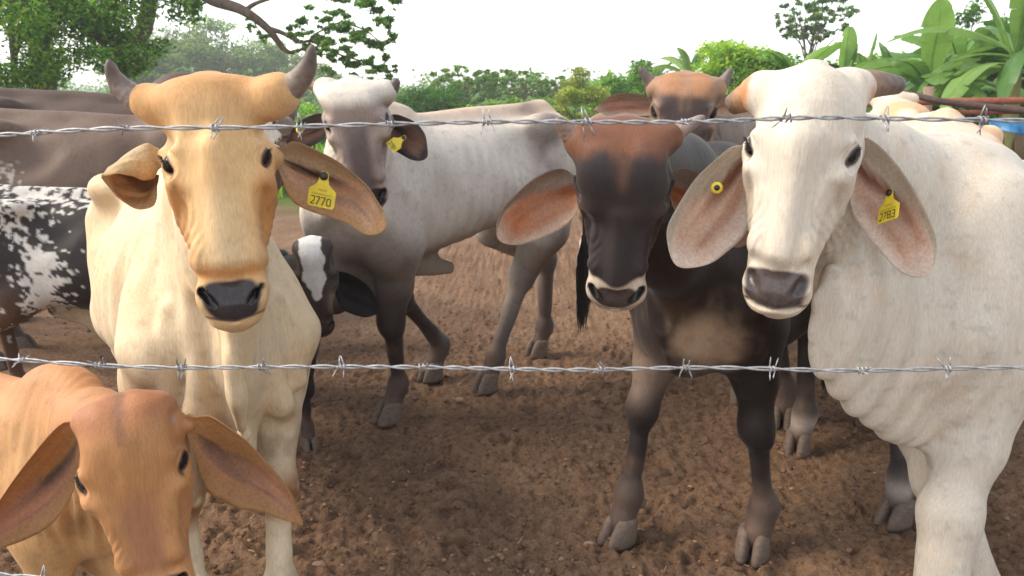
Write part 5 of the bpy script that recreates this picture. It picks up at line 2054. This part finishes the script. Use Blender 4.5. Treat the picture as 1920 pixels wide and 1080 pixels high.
# --- white cow on the right
def white_cow():
    def dew(s):
        # broad pleated dewlap from the throat to the brisket
        ch = [s.w2b(P(*q)) for q in ((1560, 560, 1.73), (1584, 634, 1.76), (1640, 692, 1.82), (1712, 722, 1.88), (1800, 716, 1.97))]
        rr = [.045, .068, .082, .092, .095]
        for i in range(4):
            s.cone('b', ch[i], ch[i + 1], rr[i], rr[i + 1], .07, ((0, 1, 0), .36))
        s.cone('b', s.w2b(P(1640, 560, 1.80)), s.w2b(P(1720, 720, 1.92)), .09, .10, .10, ((0, 1, 0), .6))
        s.ell('b', (.03, .15, 1.0), (.17, .09, .24), .10)

    def brow(s):
        s.cone('h', (0, .02, .09), (0, -.025, .03), .05, .04, .07)
        s.cone('h', (0, -.045, .02), (0, -.046, -.21), .020, .022, .05)
        s.ell('h', (0, .05, .10), (.05, .06, .05), .09)
    hv = (-.93, -.37)
    ec = ear_cols((230, 218, 202), (216, 174, 150), (140, 88, 66), (234, 214, 198), (222, 208, 190), .30)
    horns = [args([P(1592, 166, 1.70), P(1634, 158, 1.72), P(1694, 160, 1.75)], [.036, .031, .018], base=(150, 120, 96), tip=(110, 96, 88), world=True),
             args([P(1428, 172, 1.68), P(1398, 184, 1.70), P(1366, 200, 1.73)], [.036, .031, .02], base=(190, 138, 92), tip=(120, 96, 80), world=True)]
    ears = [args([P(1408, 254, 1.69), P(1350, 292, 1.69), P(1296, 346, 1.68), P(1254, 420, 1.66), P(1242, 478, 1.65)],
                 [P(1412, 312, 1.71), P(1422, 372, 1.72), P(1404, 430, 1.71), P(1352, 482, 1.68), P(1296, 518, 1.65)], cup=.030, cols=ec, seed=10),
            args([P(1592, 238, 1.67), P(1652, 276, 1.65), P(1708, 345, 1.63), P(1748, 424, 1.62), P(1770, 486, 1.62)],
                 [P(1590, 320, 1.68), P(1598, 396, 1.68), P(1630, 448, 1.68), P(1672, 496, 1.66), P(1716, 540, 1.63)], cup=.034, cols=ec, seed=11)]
    c = Cow('cow', 'white cow with large pink ears and a yellow numbered tag, at the right', 'cow', GRP, (1.14, 2.07), hv, 1.04,
            P(1498, 285, 1.62), .955, yaw=-25, pitch=5, roll=4, hooves={'FL': (1.01, 1.76), 'FR': (1.22, 1.90), 'HL': (2.24, 2.36), 'HR': (2.16, 2.70)},
            extra_body=[dew], extra_head=[brow], hump=.55, dewlap=0, cannon=1.5, neck=1.0, poll_w=.46, stub_r=.034, stub_z=.8, poll_h=.82, up=.05, eye_open=.62, fat=1.04, muzzle_w=.98, leg_r=1.16, ear_base=(.122, .085, .02),
            neck_bow=(.0, -.03, 0.0), lump=.005, bony=.9,
            folds=[((.20, .1, .96), (.62, .2, .98), .26, .0030, 8, 3), ((.18, .1, .72), (.66, .2, .78), .28, .0042, 7, 6)], horns=horns, ears=ears)

    def colour(x):
        H, B, hd = x['H'], x['B'], x['head']
        n, n2 = mott(x, 5, 2), mott(x, 16, 7)
        body = flat(x, C(218, 207, 191)) * (1 + .04 * n)[:, None]
        body = blend(body, C(216, 190, 158), sstep(.1, .9, n2 + .2 * n) * .35)
        body = blend(body, C(205, 192, 178), sstep(.2, .9, n) * .4)
        sp = x['cow'].w2b(P(1748, 1030, 1.72))
        q = np.exp(-(((B[:, 0] - sp[0]) / .045) ** 2 + ((B[:, 2] - sp[2]) / .055) ** 2)) * (B[:, 1] > -.05)
        q = sstep(.25, .7, q + .25 * n2)
        body = blend(body, C(160, 120, 66), q * .85)
        z, ax = H[:, 2], np.abs(H[:, 0])
        head = flat(x, C(224, 213, 197)) * (1 + .03 * n2)[:, None]
        head = blend(head, C(238, 214, 176), sstep(.1, .7, n + .3) * .35)
        head = blend(head, C(196, 130, 78), sstep(.108, .128, ax + .010 * n2) * sstep(.06, .12, z) * .95)
        head = blend(head, C(214, 204, 190), (1 - sstep(.02, .05, ax)) * sstep(.15, .2, z) * .5)
        col = blend(body, 0, hd) + head * hd[:, None]
        return face_marks(x, col, C(84, 74, 72), eye_dark=C(70, 60, 56))
    c.finish(.0094, colour, 2)
    st = P(1668, 362, 1.655)
    ear_tag(c, st, P(1662, 417, 1.617) - st, P(1711, 339, 1.617) - st, (.050, .066), '2783')
    button_tag(c, P(1344, 352, 1.685), (-.2, -.95, .1), .0125)
    c.tail(col=(220, 206, 186))
    return c


# --- grey cow in the middle
def grey_cow():
    def navel(s):
        s.cone('b', (-.14, 0, .66), (-.40, 0, .61), .04, .03, .10, ((0, 1, 0), .6))
    f1, f2 = G(724, 792), G(806, 712)
    h1, h2 = G(908, 734), G(1004, 668)
    ec = ear_cols((96, 84, 82), (150, 112, 92), (52, 42, 42), (58, 50, 52), (120, 106, 100))
    horns = [args([P(612, 168, 2.90), P(594, 162, 2.91), P(574, 152, 2.92)], [.036, .028, .012], base=(120, 100, 88), tip=(96, 82, 76), world=True),
             args([P(718, 172, 2.88), P(734, 166, 2.88), P(746, 148, 2.87)], [.036, .028, .012], base=(120, 104, 96), tip=(96, 84, 80), world=True)]
    ears = [args([P(722, 212, 2.90), P(756, 218, 2.90), P(788, 238, 2.88), P(808, 278, 2.86)],
          [P(716, 238, 2.92), P(728, 272, 2.92), P(760, 294, 2.90), P(794, 310, 2.86)], cup=.030, cols=ec, seed=12),
            args([P(612, 210, 2.92), P(584, 216, 2.93), P(556, 232, 2.94), P(534, 262, 2.95)],
          [P(616, 236, 2.92), P(604, 262, 2.94), P(572, 278, 2.96), P(540, 276, 2.95)], cup=.030, cols=ec, seed=13)]
    c = Cow('cow', 'lean grey cow standing side-on in the middle with dark lower legs', 'cow', GRP, (-.60, 3.52), (-.74, -.67), 1.0,
            P(666, 232, 2.84), .95, yaw=9, pitch=-18, roll=-7, hooves={'FL': f1, 'FR': f2, 'HL': h1, 'HR': h2}, extra_body=[navel],
            lean=1.2, belly=-.06, ribs=.0020, leg_r=1.10, bony=1.1, hump=.4, dewlap=.15, poll_h=.62, fat=.86, up=.07, tall=1.11, lump=.007, ear_base=(.12, .085, .03), horn_ring=(150, 134, 124), horns=horns, ears=ears)

    def colour(x):
        H, B, hd = x['H'], x['B'], x['head']
        n, n2 = mott(x, 4, 2), mott(x, 15, 7)
        body = flat(x, C(222, 211, 198)) * (1 + .05 * n)[:, None]
        body = blend(body, C(214, 182, 150), sstep(1.2, 1.3, B[:, 2] + .03 * n) * .7)
        body = blend(body, C(118, 102, 100), np.exp(-(((B[:, 0] + .86) / .10) ** 2)) * sstep(-.4, .4, n + .3) * .75)
        body = blend(body, C(140, 124, 116), sstep(-.15, .12, B[:, 0]) * (1 - sstep(.75, .95, B[:, 2])) * .7)
        body = blend(body, C(120, 104, 98), sstep(-.95, -1.1, B[:, 0]) * (1 - sstep(.75, 1.0, B[:, 2])) * .6)
        fore = sstep(-.62, -.5, B[:, 0])
        body = blend(body, C(62, 50, 50), (1 - sstep(.46, .90, B[:, 2] + .05 * n)) * fore)
        body = blend(body, C(104, 90, 88), (1 - sstep(.3, .8, B[:, 2] + .05 * n)) * (1 - fore) * .9)
        body = blend(body, C(58, 52, 56), (1 - sstep(.10, .34, B[:, 2])))
        body = blend(body, C(198, 182, 160), np.exp(-((B[:, 2] - .58) / .07) ** 2) * sstep(-.65, -.5, B[:, 0]) * (1 - sstep(-.25, -.12, B[:, 0])) * .7)
        z, ax = H[:, 2], np.abs(H[:, 0])
        head = flat(x, C(168, 150, 142)) * (1 + .06 * n2)[:, None]
        head = blend(head, C(216, 206, 194), sstep(.08, .16, z + .015 * n))
        head = blend(head, C(98, 86, 88), (1 - sstep(.02, .06, ax)) * (1 - sstep(-.05, .08, z)) * .8)
        head = blend(head, C(190, 164, 140), sstep(.06, .1, ax) * (1 - sstep(-.08, .02, z)) * .6)
        col = blend(body, 0, hd) + head * hd[:, None]
        return face_marks(x, col, C(54, 48, 50), eye_dark=C(48, 38, 36))
    c.finish(.012, colour, 1)
    st = P(757, 258, 2.868)
    ear_tag(c, st, P(738, 272, 2.862) - st, P(764, 276, 2.86) - st, (.046, .062), '2781', False)
    button_tag(c, P(562, 244, 2.905), (.1, -.98, .1), .013)
    c.tail([(-1.22, 0, 1.18), (-1.30, .0, 1.10), (-1.33, .02, .85), (-1.33, .03, .62), (-1.32, .03, .46)], col=(84, 72, 72))
    return c


# --- brown cow behind the dark one
def umber_cow():
    ec = ear_cols((160, 134, 118), (186, 134, 108), (166, 116, 92), (196, 170, 150), (186, 158, 136))
    horns = [args([P(1240, 170, 2.86), P(1222, 156, 2.86), P(1198, 126, 2.85)], [.034, .026, .008], base=(140, 116, 104), tip=(112, 96, 92), world=True),
             args([P(1336, 170, 2.84), P(1354, 156, 2.84), P(1373, 127, 2.83)], [.034, .026, .008], base=(140, 120, 110), tip=(112, 100, 98), world=True)]
    ears = [args([P(1238, 190, 2.87), P(1195, 176, 2.88), P(1150, 178, 2.89), P(1112, 204, 2.90)],
          [P(1240, 216, 2.87), P(1200, 218, 2.89), P(1155, 220, 2.90), P(1114, 210, 2.90)], cup=.022, cols=ec, seed=14),
            args([P(1330, 192, 2.85), P(1370, 176, 2.86), P(1412, 180, 2.88), P(1450, 206, 2.90)],
          [P(1330, 216, 2.85), P(1366, 218, 2.87), P(1410, 220, 2.89), P(1448, 212, 2.90)], cup=.022, cols=ec, seed=15)]
    c = Cow('cow', 'grey-brown horned cow peering over the rusty-polled dark cow', 'cow', GRP, (.96, 3.55), (-.36, -.93), 1.06,
            P(1283, 213, 2.80), .96, yaw=-12, pitch=-12, roll=1, hooves={'FL': (1.25, 3.45), 'FR': (1.14, 3.72)}, hump=.4, dewlap=.6, poll_h=.56, ear_base=(.12, .085, .045), horn_ring=(150, 130, 120), horns=horns, ears=ears)

    def colour(x):
        H, B, hd = x['H'], x['B'], x['head']
        n, n2 = mott(x, 4, 2), mott(x, 15, 7)
        body = flat(x, C(104, 88, 82)) * (1 + .06 * n)[:, None]
        body = blend(body, C(140, 118, 102), sstep(1.2, 1.3, B[:, 2]) * .5)
        body = blend(body, C(60, 50, 48), (1 - sstep(.4, .7, B[:, 2])) * .8)
        z, ax = H[:, 2], np.abs(H[:, 0])
        head = flat(x, C(98, 82, 80)) * (1 + .08 * n2)[:, None]
        head = blend(head, C(176, 128, 94), sstep(.09, .15, z + .02 * n))
        head = blend(head, C(158, 126, 104), np.exp(-((ax - .012) / .012) ** 2) * sstep(.0, .05, z) * .5)
        head = blend(head, C(160, 130, 106), sstep(.075, .10, ax) * .6)
        col = blend(body, 0, hd) + head * hd[:, None]
        return face_marks(x, col, C(54, 48, 50), eye_dark=C(60, 40, 32))
    c.finish(.012, colour, 2)
    c.tail(col=(84, 70, 66))
    return c


# --- black-and-white spotted cow on the left
def spotted_cow():
    def flap(s):
        s.cone('b', (-.78, 0, .62), (-.45, 0, .50), .04, .075, .08, ((0, 1, 0), .4))
        s.cone('b', (-.45, 0, .50), (-.15, 0, .58), .075, .04, .08, ((0, 1, 0), .4))
    c = Cow('cow', 'black cow with white splashes on its flank, behind the tan cow', 'cow', GRP, (-1.50, 3.74), (.985, .17), .835,
            P(478, 275, 3.62), .85, yaw=25, pitch=-10, hump=.2, dewlap=.5, extra_body=[flap], fat=1.02, belly=.02, bony=.7)

    def colour(x):
        H, B, hd = x['H'], x['B'], x['head']
        n = fbm(x['P'] * np.array([1, 1, .8]), 7, 5, 3, .62)
        col = flat(x, C(44, 34, 34)) * (1 + .10 * mott(x, 12, 5))[:, None]
        col = blend(col, C(110, 78, 58), (1 - sstep(-.92, -.72, B[:, 0])) * (1 - sstep(.55, .95, B[:, 2])) * .8)
        bias = -.75 + 1.0 * sstep(1.14, 1.26, B[:, 2]) + 1.15 * np.exp(-(((B[:, 0] + .74) / .10) ** 2 + ((B[:, 2] - .80) / .24) ** 2)) + .75 * np.exp(-(((B[:, 0] + .86) / .13) ** 2 + ((B[:, 2] - 1.1) / .12) ** 2))
        bias = bias + 1.3 * sstep(-.1, .15, B[:, 0]) * .55
        bias = bias + .55 * np.exp(-(((B[:, 0] + .70) / .16) ** 2 + ((B[:, 2] - .78) / .22) ** 2))
        col = blend(col, C(214, 208, 200), sstep(.0, .12, .28 * n + bias - .05 + 1.05 * fbm(x['P'] * np.array([1, 1, .75]), 38, 4, 12, .68)))
        col = blend(col, C(196, 176, 146), (1 - sstep(.60, .66, B[:, 2] + .02 * n)) * sstep(-.85, -.72, B[:, 0]) * (1 - sstep(-.1, .05, B[:, 0])))
        return face_marks(x, col, C(50, 44, 46))
    c.finish(.012, colour, 1)
    c.horn([(.10, .05, .165), (.16, .05, .19), (.19, .04, .25)], [.034, .026, .010])
    c.horn([(-.10, .05, .165), (-.16, .05, .19), (-.19, .04, .25)], [.034, .026, .010])
    ec = ear_cols((120, 108, 104), (150, 120, 104), (60, 50, 48), (160, 148, 140))
    for sd in (1, -1):
        c.ear([(sd * .11, .08, .07), (sd * .19, .07, .08), (sd * .27, .06, .05), (sd * .32, .06, -.01)],
              [(sd * .11, .08, .0), (sd * .18, .09, -.04), (sd * .26, .09, -.06), (sd * .315, .06, -.02)], cup=.02, cols=ec, world=False, seed=16 + sd)
    c.tail(col=(46, 38, 38))
    return c


def default_ears(c, ec, sz=1.0, droop=0.0, seed=30):
    for sd in (1, -1):
        c.ear([(sd * .11, .08, .06), (sd * (.11 + .08 * sz), .07, .065 - droop * .3), (sd * (.11 + .16 * sz), .06, .03 - droop * .7), (sd * (.11 + .21 * sz), .06, -.04 - droop)],
              [(sd * .11, .08, -.005), (sd * (.11 + .06 * sz), .09, -.06 - droop * .5), (sd * (.11 + .13 * sz), .09, -.09 - droop), (sd * (.11 + .205 * sz), .06, -.05 - droop)], cup=.022, cols=ec, world=False, seed=seed + sd)


# --- two large brown cattle in the left background
def back_cows():
    def mk(base, top, legs, fleck=None):
        def colour(x):
            B, hd = x['B'], x['head']
            n = mott(x, 4, 2)
            col = flat(x, C(*base)) * (1 + .06 * n)[:, None]
            col = blend(col, C(*top), sstep(1.12, 1.26, B[:, 2] + .03 * n) * .6)
            col = blend(col, C(*legs), (1 - sstep(.4, .8, B[:, 2])) * .8)
            if fleck:
                q = fbm(x['P'] * np.array([1, 1, .7]), 42, 3, 9, .6)
                w = np.exp(-(((B[:, 0] - fleck[0]) / .09) ** 2 + ((B[:, 2] - fleck[1]) / .10) ** 2))
                col = blend(col, C(176, 164, 154), sstep(.25, .45, q * .9 + w * .9 - .42) * sstep(.15, .4, w))
            return face_marks(x, col, C(48, 42, 44))
        return colour
    a = Cow('cow', 'dark brown humped cow, farthest back at the left under the trees', 'cow', GRP, (-2.16, 5.35), (.97, .22), 1.17,
            (-1.52, 5.35, 1.22), .95, yaw=60, pitch=-12, hump=1.25, dewlap=.7, detail=False, bony=.9, lump=.006)
    a.finish(.017, mk((94, 74, 64), (78, 60, 54), (58, 46, 42)), 0)
    a.horn([(.10, .05, .165), (.16, .05, .19), (.18, .04, .25)], [.034, .026, .010])
    a.horn([(-.10, .05, .165), (-.16, .05, .19), (-.18, .04, .25)], [.034, .026, .010])
    default_ears(a, ear_cols((100, 84, 78), (140, 104, 88), (70, 54, 50), (120, 100, 92)))
    a.tail(col=(70, 58, 54))
    b = Cow('cow', 'smooth grey-brown cow whose back rises behind the spotted cow', 'cow', GRP, (-1.80, 4.52), (.99, .10), 1.085,
            (-1.30, 4.45, 1.18), .92, yaw=70, pitch=-20, hump=.0, dewlap=.6, detail=False, bony=.9, lump=.006, fat=1.05)
    b.finish(.015, mk((104, 83, 71), (116, 94, 82), (62, 50, 46), (-.80, .97)), 0)
    default_ears(b, ear_cols((100, 84, 78), (140, 104, 88), (70, 54, 50), (120, 100, 92)), seed=36)
    b.tail(col=(80, 66, 60))


# --- black calf with a white blaze
def black_calf():
    ec = ear_cols((40, 36, 36), (46, 42, 44), (32, 28, 30), (40, 36, 38))
    horns = []
    ears = [args([P(622, 508, 2.68), P(652, 512, 2.68), P(690, 536, 2.67), P(716, 580, 2.66)],
          [P(624, 536, 2.68), P(640, 576, 2.68), P(676, 594, 2.67), P(712, 592, 2.66)], cup=.02, cols=ec, seed=21),
            args([P(550, 508, 2.68), P(524, 514, 2.69), P(494, 540, 2.70), P(472, 580, 2.71)],
          [P(550, 536, 2.68), P(534, 576, 2.70), P(500, 594, 2.71), P(476, 590, 2.71)], cup=.02, cols=ec, seed=22)]
    c = Cow('calf', 'black calf with a white blaze peeking out behind the tan cow', 'calf', 'calves in the pen', (-.97, 3.20), (.42, -.90), .62,
            P(592, 522, 2.62), .62, yaw=17, pitch=-10, roll=-3, hump=.3, dewlap=.3, horn_base=False, ear_base=(.12, .085, -.01), bony=.7, horns=horns, ears=ears)

    def colour(x):
        H, B, hd = x['H'], x['B'], x['head']
        n2 = mott(x, 30, 7)
        col = flat(x, C(44, 38, 38)) * (1 + .1 * n2)[:, None]
        w = hd * (1 - sstep(.052, .062, np.abs(H[:, 0] + .008) + .45 * np.clip(-H[:, 2] - .0, 0, 1) + .012 * n2)) * (H[:, 1] < .09)
        col = blend(col, C(74, 60, 58), hd * .6)
        col = blend(col, C(226, 224, 222), w)
        q = hd * np.exp(-(((H[:, 0] - .085) / .03) ** 2 + ((H[:, 2] + .12) / .05) ** 2))
        col = blend(col, C(170, 154, 134), np.clip(q, 0, 1) * .8)
        return face_marks(x, col, C(60, 52, 54))
    c.finish(.009, colour, 1)
    c.tail(col=(40, 34, 34))
    return c


# --- cream cow seen from behind the white one, and a red-eared one far back
def rear_cows():
    def cream(x):
        B = x['B']
        n = mott(x, 5, 2)
        col = flat(x, C(226, 208, 184)) * (1 + .05 * n)[:, None]
        col = blend(col, C(214, 164, 112), sstep(-.1, .5, n + .9 * sstep(.05, .2, np.abs(B[:, 1])) * (1 - sstep(1.1, 1.28, B[:, 2]))) * .8)
        return face_marks(x, col, C(60, 50, 50))
    c = Cow('cow', 'cream cow turned away, its back showing behind the white cow', 'cow', GRP, (2.14, 4.45), (.30, .95), 1.09,
            (2.41, 5.2, 1.30), .95, yaw=160, pitch=-15, hump=.4, dewlap=.5, detail=False, bony=.6)
    c.finish(.016, cream, 0)
    default_ears(c, ear_cols((220, 196, 166), (200, 160, 140), (150, 100, 80), (220, 200, 180)), seed=40)
    c.tail(col=(220, 196, 164))

    def rust(x):
        B = x['B']
        col = flat(x, C(150, 116, 92)) * (1 + .08 * mott(x, 5, 2))[:, None]
        col = blend(col, C(206, 196, 184), (1 - sstep(.2, .3, B[:, 2])) * .9)
        return face_marks(x, col, C(60, 50, 50))
    d = Cow('cow', 'brown cow far back with one red inner ear showing beside the grey rump', 'cow', GRP, (.80, 7.2), (-.35, -.94), 1.0,
            P(1088, 285, 6.45), .90, yaw=-5, pitch=-15, hump=.3, dewlap=.5, detail=False)
    d.finish(.017, rust, 0)
    ec = ear_cols((160, 120, 96), (190, 104, 80), (160, 84, 62), (206, 176, 156))
    d.ear([P(1072, 276, 6.52), P(1056, 272, 6.52), P(1042, 282, 6.52), P(1032, 312, 6.52)],
          [P(1072, 296, 6.52), P(1064, 312, 6.52), P(1050, 318, 6.52), P(1034, 318, 6.52)], cup=.02, cols=ec, seed=50)
    d.ear([P(1104, 276, 6.52), P(1120, 272, 6.52), P(1134, 282, 6.52), P(1144, 312, 6.52)],
          [P(1104, 296, 6.52), P(1112, 312, 6.52), P(1126, 318, 6.52), P(1142, 318, 6.52)], cup=.02, cols=ec, seed=51)
    d.tail(col=(120, 90, 70))
for _fn in (tan_cow, white_cow, dark_cow, red_calf, grey_cow, umber_cow, spotted_cow, black_calf, back_cows, rear_cows):
    _fn()
build_wire()
build_haze()
